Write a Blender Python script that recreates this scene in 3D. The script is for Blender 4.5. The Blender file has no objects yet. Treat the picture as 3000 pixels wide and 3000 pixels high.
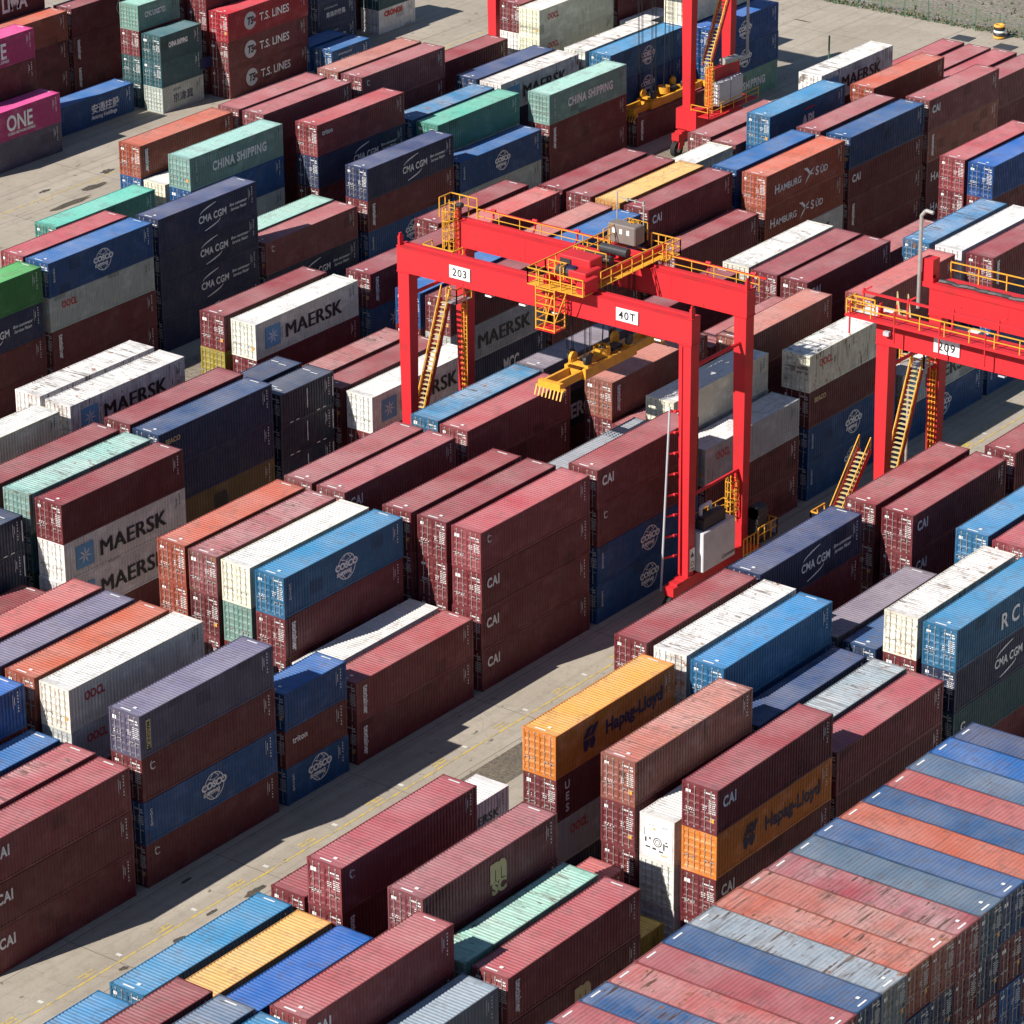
import bpy, bmesh, math, random
from math import radians as RAD, pi, sin, cos
from mathutils import Vector, Matrix
random.seed(7)
C = bpy.context.scene.collection
scene = bpy.context.scene
# ---------------------------------------------------------------- camera
cam_d = bpy.data.cameras.new('camera'); cam = bpy.data.objects.new('camera', cam_d); C.objects.link(cam)
YAW, PIT, ROL = RAD(-37.36237183), RAD(23.67382314), RAD(-0.44117199)
fw = Vector((sin(YAW)*cos(PIT), cos(YAW)*cos(PIT), -sin(PIT)))
r0 = Vector((cos(YAW), -sin(YAW), 0)); u0 = r0.cross(fw)
rt = cos(ROL)*r0 + sin(ROL)*u0; up = -sin(ROL)*r0 + cos(ROL)*u0
M = Matrix((rt, up, -fw)).transposed().to_4x4(); M.translation = Vector((138.06133163, -177.36700899, 111.70948053))
cam.matrix_world = M
cam_d.sensor_width = 36; cam_d.sensor_fit = 'HORIZONTAL'; cam_d.lens = 10966.929845683504/3000*36
cam_d.clip_start = 1; cam_d.clip_end = 6000
scene.camera = cam
# ---------------------------------------------------------------- sky and sun
SV = Vector((0.324, 1.21, -1.0)).normalized()          # direction in which the light travels
ELEV = math.asin(-SV.z)
w = bpy.data.worlds.new('World'); scene.world = w; w.use_nodes = True
nt = w.node_tree; bg = nt.nodes['Background']
sky = nt.nodes.new('ShaderNodeTexSky'); sky.sky_type = 'NISHITA'; sky.sun_disc = False
sky.sun_elevation = ELEV; sky.sun_rotation = math.atan2(-SV.x, -SV.y); sky.air_density = 1.0; sky.dust_density = 0.3; sky.ozone_density = 2.0
nt.links.new(sky.outputs[0], bg.inputs[0]); bg.inputs[1].default_value = 0.062
sd = bpy.data.lights.new('sun', 'SUN'); sd.energy = 5.0; sd.angle = RAD(0.5); sd.color = (1.0, 0.955, 0.88)
so = bpy.data.objects.new('sun', sd); C.objects.link(so); so.rotation_euler = SV.to_track_quat('-Z', 'Y').to_euler()
so.location = (-60, -160, 140)
scene.view_settings.view_transform = 'Standard'; scene.view_settings.look = 'None'
scene.view_settings.exposure = 0.48; scene.view_settings.gamma = 1.0
scene.cycles.max_bounces = 5; scene.cycles.diffuse_bounces = 2; scene.cycles.glossy_bounces = 2
# ---------------------------------------------------------------- materials
def lin(c): c /= 255.0; return c/12.92 if c <= 0.04045 else ((c+0.055)/1.055)**2.4
def S(r, g, b, k=1.0): return (lin(r)*k, lin(g)*k, lin(b)*k, 1.0)
def newmat(name, rough=0.5, metal=0.0, spec=0.35):
    m = bpy.data.materials.new(name); m.use_nodes = True
    n = m.node_tree.nodes; b = n['Principled BSDF']
    b.inputs['Roughness'].default_value = rough; b.inputs['Metallic'].default_value = metal
    b.inputs['Specular IOR Level'].default_value = spec
    return m, m.node_tree, b
def N(t, kind, **kw):
    n = t.nodes.new(kind)
    for k, v in kw.items(): setattr(n, k, v)
    return n
def noise(t, vec, scale, detail=3, rough=0.55):
    n = N(t, 'ShaderNodeTexNoise'); n.inputs['Scale'].default_value = scale; n.inputs['Detail'].default_value = detail
    n.inputs['Roughness'].default_value = rough
    if vec is not None: t.links.new(vec, n.inputs['Vector'])
    return n.outputs['Fac']
def ramp(t, fac, lo, hi, a=0.0, b=1.0):
    n = N(t, 'ShaderNodeMapRange'); n.inputs[1].default_value = lo; n.inputs[2].default_value = hi
    n.inputs[3].default_value = a; n.inputs[4].default_value = b; t.links.new(fac, n.inputs[0]); return n.outputs[0]
def mth(t, op, a, b=None):
    n = N(t, 'ShaderNodeMath', operation=op)
    for i, v in enumerate((a, b)):
        if v is None: continue
        if isinstance(v, (int, float)): n.inputs[i].default_value = v
        else: t.links.new(v, n.inputs[i])
    return n.outputs[0]
def mixc(t, fac, a, b, mode='MIX'):
    n = N(t, 'ShaderNodeMix', data_type='RGBA', blend_type=mode)
    for i, v in ((0, fac), (6, a), (7, b)):
        if isinstance(v, (int, float)): n.inputs[i].default_value = v
        elif isinstance(v, tuple): n.inputs[i].default_value = v
        else: t.links.new(v, n.inputs[i])
    return n.outputs[2]
def mapping(t, vec, scale, loc=None):
    n = N(t, 'ShaderNodeMapping'); n.inputs['Scale'].default_value = scale
    t.links.new(vec, n.inputs['Vector'])
    if loc is not None: t.links.new(loc, n.inputs['Location'])
    return n.outputs[0]
def make_paint(name='container_paint', roof=False, attr=False):
    m, t, b = newmat(name, 0.48, 0, 0.35)
    oi = N(t, 'ShaderNodeObjectInfo'); tc = N(t, 'ShaderNodeTexCoord')
    at = N(t, 'ShaderNodeAttribute', attribute_type='OBJECT', attribute_name='wear')
    seed = N(t, 'ShaderNodeAttribute', attribute_type='OBJECT', attribute_name='seed')
    off = N(t, 'ShaderNodeCombineXYZ')
    sx = mth(t, 'MULTIPLY', seed.outputs['Fac'], 91.7)
    t.links.new(sx, off.inputs[0]); t.links.new(mth(t, 'MULTIPLY', seed.outputs['Fac'], 57.3), off.inputs[1]); t.links.new(sx, off.inputs[2])
    va = N(t, 'ShaderNodeVectorMath', operation='ADD'); t.links.new(tc.outputs['Object'], va.inputs[0]); t.links.new(off.outputs[0], va.inputs[1])
    v = va.outputs[0]
    col = oi.outputs['Color']; wear = at.outputs['Fac']
    if attr:
        ca = N(t, 'ShaderNodeAttribute', attribute_type='GEOMETRY', attribute_name='Col'); col = ca.outputs['Color']
        wv = N(t, 'ShaderNodeValue'); wv.outputs[0].default_value = 0.35; wear = wv.outputs[0]
    if roof:                                              # sunlit top painted in: roof colour brightened, plus a chalky faded mix
        k = N(t, 'ShaderNodeVectorMath', operation='SCALE'); k.inputs['Scale'].default_value = 2.0; t.links.new(col, k.inputs[0])
        mn = N(t, 'ShaderNodeVectorMath', operation='MINIMUM'); t.links.new(k.outputs[0], mn.inputs[0]); mn.inputs[1].default_value = (0.70, 0.685, 0.66)
        col = mixc(t, ramp(t, noise(t, v, 0.25, 3), 0.3, 0.7, 0.02, 0.10), mn.outputs[0], (0.66, 0.65, 0.64, 1))
    # chalky fading in broad cloudy patches, and bands from panel to panel
    f1 = ramp(t, noise(t, v, 0.35, 4), 0.35, 0.7, 0.0, 0.22)
    f1 = mth(t, 'MULTIPLY', mth(t, 'MULTIPLY', f1, mth(t, 'ADD', wear, 0.35)), 1.0 if roof else 0.25)
    col = mixc(t, f1, col, (0.62, 0.56, 0.54, 1))
    # streaks running across the roof and down the walls
    vs = mapping(t, v, (0.35, 5.0, 0.35))
    st = ramp(t, noise(t, vs, 1.0, 3), 0.5, 0.8, 0.0, 0.5)
    col = mixc(t, mth(t, 'MULTIPLY', st, mth(t, 'ADD', wear, 0.12)), col, (0.10, 0.075, 0.065, 1), 'MIX')
    dsc = N(t, 'ShaderNodeVectorMath', operation='SCALE'); dsc.inputs['Scale'].default_value = 0.32; t.links.new(col, dsc.inputs[0])
    dk_ = mixc(t, 0.45, dsc.outputs[0], (0.14, 0.075, 0.045, 1))
    vs2 = mapping(t, v, (0.5, 7.0, 0.5))
    st2 = ramp(t, noise(t, vs2, 0.8, 2), 0.58, 0.62, 0.0, 0.85)
    g2 = ramp(t, noise(t, v, 0.7, 3), 0.50, 0.56)
    col = mixc(t, mth(t, 'MULTIPLY', mth(t, 'MULTIPLY', st2, g2), mth(t, 'MULTIPLY', wear, 1.0)), col, dk_)
    # fine grime
    col = mixc(t, ramp(t, noise(t, v, 3.0, 5, 0.7), 0.45, 0.75, 0.0, 0.22 if roof else 0.12), col, (0.12, 0.10, 0.09, 1))
    if not roof:
        # rain and rust runs down the walls, touched-up rectangles of paint
        vr = mapping(t, v, (3.0, 5.0, 0.45))
        run = mth(t, 'MULTIPLY', ramp(t, noise(t, vr, 1.0, 3), 0.60, 0.74, 0, 0.55), mth(t, 'ADD', wear, 0.25))
        col = mixc(t, run, col, (0.15, 0.075, 0.04, 1))
        sp_ = N(t, 'ShaderNodeSeparateXYZ'); t.links.new(v, sp_.inputs[0])
        cb = N(t, 'ShaderNodeCombineXYZ')
        t.links.new(mth(t, 'FLOOR', mth(t, 'MULTIPLY', sp_.outputs[1], 0.8)), cb.inputs[0]); t.links.new(mth(t, 'FLOOR', mth(t, 'MULTIPLY', sp_.outputs[2], 1.1)), cb.inputs[1])
        wn = N(t, 'ShaderNodeTexWhiteNoise', noise_dimensions='2D'); t.links.new(cb.outputs[0], wn.inputs['Vector'])
        hs = N(t, 'ShaderNodeHueSaturation'); hs.inputs['Value'].default_value = 0.62; t.links.new(col, hs.inputs['Color'])
        col = mixc(t, mth(t, 'MULTIPLY', mth(t, 'GREATER_THAN', wn.outputs['Value'], 0.972), 0.8), col, hs.outputs[0])
        hb = N(t, 'ShaderNodeHueSaturation'); hb.inputs['Value'].default_value = 1.35; hb.inputs['Saturation'].default_value = 0.9; t.links.new(col, hb.inputs['Color'])
        col = mixc(t, ramp(t, noise(t, mapping(t, v, (1.0, 0.7, 1.2)), 0.9, 4, 0.6), 0.5, 0.72), col, hb.outputs[0])
    else:
        # standing-water rings and scuffs
        pw = noise(t, mapping(t, v, (1.0, 0.6, 1.0)), 0.8, 3)
        ring = mth(t, 'MULTIPLY', ramp(t, pw, 0.56, 0.60), ramp(t, pw, 0.66, 0.61))
        col = mixc(t, mth(t, 'MULTIPLY', ring, 0.28), col, (0.13, 0.10, 0.09, 1))
    # rust blooms
    ru = ramp(t, noise(t, v, 1.3, 6, 0.7), 0.60, 0.68)
    ru = mth(t, 'MULTIPLY', ru, ramp(t, wear, 0.25, 0.9))
    col = mixc(t, ru, col, (0.26, 0.11, 0.045, 1))
    sp = mth(t, 'MULTIPLY', ramp(t, noise(t, v, 9.0, 2), 0.72, 0.76), 0.7)
    col = mixc(t, sp, col, (0.13, 0.06, 0.035, 1))
    t.links.new(col, b.inputs['Base Color'])
    t.links.new(ramp(t, noise(t, v, 2.0, 3), 0.3, 0.7, 0.38, 0.62), b.inputs['Roughness'])
    bp = N(t, 'ShaderNodeBump'); bp.inputs['Strength'].default_value = 0.35; bp.inputs['Distance'].default_value = 0.062
    t.links.new(noise(t, v, 1.6, 3), bp.inputs['Height']); t.links.new(bp.outputs[0], b.inputs['Normal'])
    return m
PAINT = make_paint(); ROOFP = make_paint('weathered_sunlit_roof_paint', True)
PAINT_S = make_paint('container_paint_attribute', False, True); ROOFP_S = make_paint('roof_paint_attribute', True, True)
def simple(name, col, rough=0.5, metal=0.0, var=0.25, scale=1.5, dirt=(0.08, 0.06, 0.05, 1)):
    m, t, b = newmat(name, rough, metal)
    tc = N(t, 'ShaderNodeTexCoord')
    c = mixc(t, ramp(t, noise(t, tc.outputs['Object'], scale, 5), 0.45, 0.75, 0.0, var), col, dirt)
    c = mixc(t, ramp(t, noise(t, tc.outputs['Object'], scale*9, 2), 0.62, 0.75, 0.0, var), c, dirt)
    t.links.new(c, b.inputs['Base Color']); return m
MAT = dict(
    red=simple('crane_red_paint', (0.60, 0.024, 0.032, 1), 0.5, 0, 0.42, 0.6, (0.26, 0.03, 0.028, 1)),
    yellow=simple('safety_yellow_paint', (0.74, 0.36, 0.035, 1), 0.5, 0, 0.35, 1.6, (0.22, 0.09, 0.03, 1)),
    white=simple('white_decal', (0.80, 0.80, 0.79, 1), 0.5, 0, 0.55, 2.5, (0.40, 0.36, 0.34, 1)),
    cream=simple('cream_decal', (0.55, 0.45, 0.22, 1), 0.5, 0, 0.12),
    black=simple('black_decal', (0.02, 0.02, 0.025, 1), 0.5, 0, 0.1),
    navy=simple('navy_decal', (0.012, 0.018, 0.07, 1), 0.5, 0, 0.1),
    redtxt=simple('red_decal', (0.55, 0.03, 0.03, 1), 0.5, 0, 0.1),
    skyblue=simple('light_blue_decal', (0.13, 0.36, 0.58, 1), 0.5, 0, 0.1),
    orange=simple('orange_sticker', (0.80, 0.38, 0.06, 1), 0.5, 0, 0.1),
    pale=simple('pale_enamel', (0.62, 0.63, 0.66, 1), 0.45, 0, 0.2, 0.8),
    steel=simple('galvanised_steel', (0.44, 0.42, 0.40, 1), 0.4, 0.3, 0.25, 3),
    grey=simple('grey_enamel', (0.46, 0.47, 0.50, 1), 0.45, 0, 0.15, 0.8),
    dark=simple('dark_machine_paint', (0.035, 0.035, 0.04, 1), 0.5, 0, 0.2, 2, (0.12, 0.10, 0.08, 1)),
    rubber=simple('tyre_rubber', (0.02, 0.02, 0.02, 1), 0.8, 0, 0.2),
    glass=simple('cab_glass', (0.03, 0.05, 0.07, 1), 0.1, 0, 0.05),
    rope=simple('wire_rope', (0.03, 0.03, 0.035, 1), 0.6, 0.5, 0.1),
    green=simple('green_fence_paint', (0.06, 0.16, 0.10, 1), 0.6, 0, 0.2),
    taupe=simple('taupe_enamel', (0.20, 0.165, 0.15, 1), 0.5, 0, 0.2, 1.5),
    plate=simple('dark_plate', (0.055, 0.06, 0.07, 1), 0.6, 0.2, 0.3, 1.2, (0.12, 0.10, 0.08, 1)),
    linewhite=simple('white_road_paint', (0.62, 0.60, 0.54, 1), 0.7, 0, 0.35, 1.5, (0.30, 0.27, 0.22, 1)),
)
def ground_mat():
    m, t, b = newmat('yard_concrete', 0.85, 0, 0.2)
    g = N(t, 'ShaderNodeNewGeometry'); p = g.outputs['Position']
    c = mixc(t, ramp(t, noise(t, p, 0.12, 5), 0.3, 0.7), (0.375, 0.325, 0.262, 1), (0.47, 0.415, 0.345, 1))
    c = mixc(t, ramp(t, noise(t, p, 1.1, 6, 0.7), 0.5, 0.8, 0, 0.55), c, (0.20, 0.165, 0.13, 1))
    c = mixc(t, ramp(t, noise(t, p, 6, 4, 0.7), 0.35, 0.75, 0, 0.35), c, (0.24, 0.20, 0.16, 1))
    # tyre tracks along the lanes
    tr = ramp(t, noise(t, mapping(t, p, (1.6, 0.02, 1)), 1.0, 3), 0.48, 0.68, 0, 0.26)
    c = mixc(t, tr, c, (0.17, 0.145, 0.12, 1))
    # oil spots
    o = mth(t, 'MULTIPLY', ramp(t, noise(t, mapping(t, p, (1.3, 0.8, 1)), 0.9, 4, 0.65), 0.63, 0.68), ramp(t, noise(t, p, 0.07, 2), 0.42, 0.55))
    c = mixc(t, mth(t, 'MULTIPLY', o, 0.75), c, (0.05, 0.042, 0.036, 1))
    # slab joints: every 6.6 m across and 4 m along, with slightly different slabs
    sep = N(t, 'ShaderNodeSeparateXYZ'); t.links.new(p, sep.inputs[0])
    def joint(o_, per, sh, wd):
        q = mth(t, 'ADD', o_, sh); f = mth(t, 'PINGPONG', q, per/2); return mth(t, 'LESS_THAN', f, wd)
    j = mth(t, 'MAXIMUM', joint(sep.outputs[0], 5.5, 400.9, 0.03), joint(sep.outputs[1], 13.2, 397.0, 0.03))
    c = mixc(t, mth(t, 'MULTIPLY', j, 0.75), c, (0.08, 0.07, 0.06, 1))
    vor = N(t, 'ShaderNodeTexWhiteNoise', noise_dimensions='2D')
    cmb = N(t, 'ShaderNodeCombineXYZ')
    t.links.new(mth(t, 'FLOOR', mth(t, 'DIVIDE', mth(t, 'ADD', sep.outputs[0], 400.9+2.75), 5.5)), cmb.inputs[0])
    t.links.new(mth(t, 'FLOOR', mth(t, 'DIVIDE', mth(t, 'ADD', sep.outputs[1], 397.0+6.6), 13.2)), cmb.inputs[1])
    t.links.new(cmb.outputs[0], vor.inputs['Vector'])
    c = mixc(t, ramp(t, vor.outputs['Value'], 0, 1, 0, 0.28), c, (0.24, 0.205, 0.165, 1))
    # cracks
    vc = N(t, 'ShaderNodeTexVoronoi', feature='DISTANCE_TO_EDGE'); vc.inputs['Scale'].default_value = 0.13
    dn = N(t, 'ShaderNodeTexNoise'); dn.inputs['Scale'].default_value = 0.6; t.links.new(p, dn.inputs['Vector'])
    ad = N(t, 'ShaderNodeVectorMath', operation='ADD'); t.links.new(p, ad.inputs[0])
    sc = N(t, 'ShaderNodeVectorMath', operation='SCALE'); t.links.new(dn.outputs['Color'], sc.inputs[0]); sc.inputs['Scale'].default_value = 1.6
    t.links.new(sc.outputs[0], ad.inputs[1]); t.links.new(ad.outputs[0], vc.inputs['Vector'])
    ck = mth(t, 'MULTIPLY', mth(t, 'LESS_THAN', vc.outputs['Distance'], 0.003), 0.22)
    c = mixc(t, ck, c, (0.09, 0.075, 0.06, 1))
    t.links.new(c, b.inputs['Base Color'])
    bp = N(t, 'ShaderNodeBump'); bp.inputs['Strength'].default_value = 0.3; bp.inputs['Distance'].default_value = 0.02
    t.links.new(noise(t, p, 5, 4), bp.inputs['Height']); t.links.new(bp.outputs[0], b.inputs['Normal'])
    return m
def rough_mat(name, c1, c2, c3, s=1.0, green=None):
    m, t, b = newmat(name, 0.9, 0, 0.1)
    g = N(t, 'ShaderNodeNewGeometry'); p = g.outputs['Position']
    c = mixc(t, ramp(t, noise(t, p, 0.25*s, 5, 0.65), 0.4, 0.6), c1, c2)
    c = mixc(t, ramp(t, noise(t, p, 3.2*s, 6, 0.75), 0.45, 0.62), c, c3)
    if green: c = mixc(t, ramp(t, noise(t, p, 0.5*s, 6, 0.75), 0.46, 0.58, 0, 0.8), c, green)
    t.links.new(c, b.inputs['Base Color'])
    bp = N(t, 'ShaderNodeBump'); bp.inputs['Strength'].default_value = 0.8; bp.inputs['Distance'].default_value = 0.12
    t.links.new(noise(t, p, 4*s, 5, 0.7), bp.inputs['Height']); t.links.new(bp.outputs[0], b.inputs['Normal'])
    return m
def worn_line(name, col):
    m, t, b = newmat(name, 0.8, 0, 0.2)
    g = N(t, 'ShaderNodeNewGeometry'); p = g.outputs['Position']
    f = ramp(t, noise(t, p, 1.4, 6, 0.75), 0.42, 0.60)
    c = mixc(t, f, col, (0.33, 0.275, 0.20, 1)); t.links.new(c, b.inputs['Base Color']); return m
# ---------------------------------------------------------------- mesh helpers
def box(bm, x0, x1, y0, y1, z0, z1, M_=None):
    vs = [bm.verts.new((x, y, z)) for x in (x0, x1) for y in (y0, y1) for z in (z0, z1)]
    for f in ((0, 1, 3, 2), (4, 6, 7, 5), (0, 4, 5, 1), (2, 3, 7, 6), (0, 2, 6, 4), (1, 5, 7, 3)): bm.faces.new([vs[i] for i in f])
    if M_ is not None: bmesh.ops.transform(bm, matrix=M_, verts=vs)
    return vs
def quad(bm, pts): return bm.faces.new([bm.verts.new(p) for p in pts])
def bar(bm, a, b, w=0.06, h=None, upv=Vector((0, 0, 1))):
    a = Vector(a); b = Vector(b); h = h or w; d = b-a; L = d.length; d.normalize()
    if abs(d.dot(upv)) > 0.98: upv = Vector((1, 0, 0))
    s = d.cross(upv).normalized(); u = s.cross(d)
    m = Matrix((s, d, u)).transposed().to_4x4(); m.translation = a
    return box(bm, -w/2, w/2, 0, L, -h/2, h/2, m)
def tube(bm, a, b, r, n=10, r2=None):
    a = Vector(a); b = Vector(b); r2 = r if r2 is None else r2; d = (b-a).normalized()
    s = d.cross(Vector((0, 0, 1)) if abs(d.z) < 0.95 else Vector((1, 0, 0))).normalized(); u = s.cross(d)
    A = [bm.verts.new(a+r*(cos(2*pi*i/n)*s+sin(2*pi*i/n)*u)) for i in range(n)]
    B = [bm.verts.new(b+r2*(cos(2*pi*i/n)*s+sin(2*pi*i/n)*u)) for i in range(n)]
    for i in range(n): bm.faces.new((A[i], A[(i+1) % n], B[(i+1) % n], B[i]))
    bm.faces.new(A[::-1]); bm.faces.new(B)
def mesh_of(bm, name, mat, bevel=0.0):
    bmesh.ops.recalc_face_normals(bm, faces=bm.faces)
    if bevel:
        es = [e for e in bm.edges if len(e.link_faces) == 2 and e.calc_face_angle(0) > 0.6]
        bmesh.ops.bevel(bm, geom=es, offset=bevel, segments=1, affect='EDGES')
    me = bpy.data.meshes.new(name); bm.to_mesh(me); bm.free(); me.materials.append(mat); return me
def obj(name, me, parent=None, **props):
    o = bpy.data.objects.new(name, me); C.objects.link(o)
    if parent is not None: o.parent = parent
    for k, v in props.items(): o[k] = v
    return o
def part(name, bm, mat, parent=None, bevel=0.0, **props): return obj(name, mesh_of(bm, name, mat, bevel), parent, **props)
def thing(name, label, cat, loc=(0, 0, 0), rotz=0, group=None):
    o = obj(name, None, None, label=label, category=cat); o.location = loc; o.rotation_euler = (0, 0, rotz)
    o.empty_display_size = 0.2
    if group: o['group'] = group
    return o
def struct(name, bm, mat): return part(name, bm, mat, None, kind='structure')
# text on a plane: origin, x axis, y axis
def text_mesh(bm, s, size, origin, xa, ya, bold=0.0, align='LEFT', squash=1.0, shear=0.0, space=1.0):
    cu = bpy.data.curves.new('t', 'FONT'); cu.body = s; cu.size = size; cu.align_x = align; cu.offset = bold
    cu.shear = shear; cu.space_character = space; cu.resolution_u = 3
    o = bpy.data.objects.new('t', cu); C.objects.link(o)
    dg = bpy.context.evaluated_depsgraph_get(); dg.update()
    me = bpy.data.meshes.new_from_object(o.evaluated_get(dg))
    xa = Vector(xa); ya = Vector(ya); za = xa.cross(ya)
    m = Matrix((xa*squash, ya, za)).transposed().to_4x4(); m.translation = Vector(origin)
    me.transform(m); bm.from_mesh(me)
    bpy.data.objects.remove(o); bpy.data.curves.remove(cu); bpy.data.meshes.remove(me)
def arc_band(bm, c, r0_, r1_, a0, a1, xa, ya, n=24):
    c = Vector(c); xa = Vector(xa); ya = Vector(ya); P = []
    for i in range(n+1):
        a = a0+(a1-a0)*i/n
        P.append([bm.verts.new(c+r*(cos(a)*xa+sin(a)*ya)) for r in (r0_, r1_)])
    for i in range(n): bm.faces.new((P[i][0], P[i][1], P[i+1][1], P[i+1][0]))
def poly(bm, c, pts, xa, ya):
    c = Vector(c); xa = Vector(xa); ya = Vector(ya)
    f = bm.faces.new([bm.verts.new(c+x*xa+y*ya) for x, y in pts]); bmesh.ops.triangulate(bm, faces=[f])
# ---------------------------------------------------------------- containers
W = 2.438
HCZ, STZ = 2.896, 2.591
XA, YA = (0, 1, 0), (0, 0, 1)          # lettering on the +X wall reads along +Y
def body_mesh(L, H):
    bm = bmesh.new(); h = W/2; e = 0.16; dp = 0.045
    # corrugated side walls
    n = int((L-2*e)/0.278); p = (L-2*e)/n
    for s in (1, -1):
        prof = []
        for i in range(n):
            y = e+i*p
            prof += [(y, 0), (y+p*0.25, 0), (y+p*0.42, dp), (y+p*0.75, dp), (y+p*0.92, 0)]
        prof.append((L-e, 0))
        lo = [bm.verts.new((s*(h-0.012-d), y, 0.16)) for y, d in prof]; hi = [bm.verts.new((s*(h-0.012-d), y, H-0.07)) for y, d in prof]
        for i in range(len(prof)-1): bm.faces.new((lo[i], lo[i+1], hi[i+1], hi[i]) if s > 0 else (lo[i+1], lo[i], hi[i], hi[i+1]))
    # corrugated roof between plain end headers
    a, b_ = 0.55, L-0.45; n = int((b_-a)/0.262); p = (b_-a)/n; zr = H-0.018; rp = [(0.03, 0)]
    for i in range(n):
        y = a+i*p; rp += [(y, 0), (y+p*0.22, -0.028), (y+p*0.5, -0.028), (y+p*0.72, 0)]
    rp += [(b_, 0), (L-0.03, 0)]
    A = [bm.verts.new((-h+0.06, y, zr+d)) for y, d in rp]; B = [bm.verts.new((h-0.06, y, zr+d)) for y, d in rp]
    for i in range(len(rp)-1): bm.faces.new((A[i], B[i], B[i+1], A[i+1])).material_index = 1
    # far end wall, corrugated
    n = 8; p = (W-0.3)/n; prof = []
    for i in range(n):
        x = -h+0.15+i*p; prof += [(x, 0), (x+p*0.3, 0), (x+p*0.45, dp), (x+p*0.8, dp)]
    prof.append((h-0.15, 0))
    lo = [bm.verts.new((x, L-0.02-d, 0.16)) for x, d in prof]; hi = [bm.verts.new((x, L-0.02-d, H-0.08)) for x, d in prof]
    for i in range(len(prof)-1): bm.faces.new((lo[i+1], lo[i], hi[i], hi[i+1]))
    # frame: posts, rails, header, sill
    for sx in (-1, 1):
        x0, x1 = sorted((sx*h, sx*(h-0.10)))
        for y0, y1 in ((0, 0.17), (L-0.17, L)): box(bm, x0, x1, y0, y1, 0.12, H-0.10)
        x0, x1 = sorted((sx*(h-0.004), sx*(h-0.07)))
        box(bm, x0, x1, 0.17, L-0.17, 0.02, 0.165); box(bm, x0, x1, 0.17, L-0.17, H-0.075, H-0.008)
    for y0, y1 in ((0.004, 0.10), (L-0.10, L-0.004)):
        box(bm, -h+0.1, h-0.1, y0, y1, H-0.115, H-0.004); box(bm, -h+0.1, h-0.1, y0, y1, 0.0, 0.14)
    box(bm, -h+0.07, h-0.07, 0.1, L-0.1, 0.10, 0.14)
    # corner castings
    for sx in (-1, 1):
        x0, x1 = sorted((sx*(h+0.004), sx*(h-0.16)))
        for y0, y1 in ((-0.004, 0.175), (L-0.175, L+0.004)):
            box(bm, x0, x1, y0, y1, H-0.115, H+0.004); box(bm, x0, x1, y0, y1, 0.0, 0.118)
    me = bpy.data.meshes.new('container_body'); bmesh.ops.remove_doubles(bm, verts=bm.verts, dist=1e-5); bm.to_mesh(me); bm.free()
    me.materials.append(PAINT); me.materials.append(ROOFP); return me
def door_mesh(H, s):
    bm = bmesh.new(); h = W/2-0.10; x0, x1 = (0.012, h-0.01) if s > 0 else (-h+0.01, -0.012)
    z0, z1 = 0.16, H-0.125; n = 4; zz = z0
    # leaf: recessed panel with horizontal ribs
    yb = 0.07; st = (z1-z0)/5.0; prof = [(z0, 0.045), (z0+0.12, 0.045)]
    for i in range(5):
        a = z0+0.12+i*(z1-z0-0.24)/5; q = (z1-z0-0.24)/5
        prof += [(a+q*0.12, yb+0.012), (a+q*0.62, yb+0.012), (a+q*0.74, 0.045), (a+q, 0.045)]
    prof += [(z1, 0.045)]
    A = [bm.verts.new((x0, y, z)) for z, y in prof]; B = [bm.verts.new((x1, y, z)) for z, y in prof]
    for i in range(len(prof)-1): bm.faces.new((A[i], B[i], B[i+1], A[i+1]))
    box(bm, x0, x0+0.05, 0.036, 0.08, z0, z1); box(bm, x1-0.05, x1, 0.036, 0.08, z0, z1)
    for z in (0.35, 1.0, 1.7, H-0.45):                       # hinges
        a, b_ = (x1-0.03, x1+0.07) if s > 0 else (x0-0.07, x0+0.03)
        box(bm, a, b_, 0.012, 0.05, z, z+0.09)
    me = bpy.data.meshes.new('door'); bm.to_mesh(me); bm.free(); me.materials.append(PAINT); return me
def rod_mesh(H, x):
    bm = bmesh.new(); tube(bm, (x, 0.018, 0.10), (x, 0.018, H-0.10), 0.021, 6)
    for z in (0.14, 0.9, 1.6, H-0.2): box(bm, x-0.05, x+0.05, 0.008, 0.04, z, z+0.07)
    bar(bm, (x, 0.005, 1.05), (x+(0.30 if x > 0 else -0.30), 0.005, 1.02), 0.035)
    return mesh_of(bm, 'lock_rod', MAT['steel'])
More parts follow.
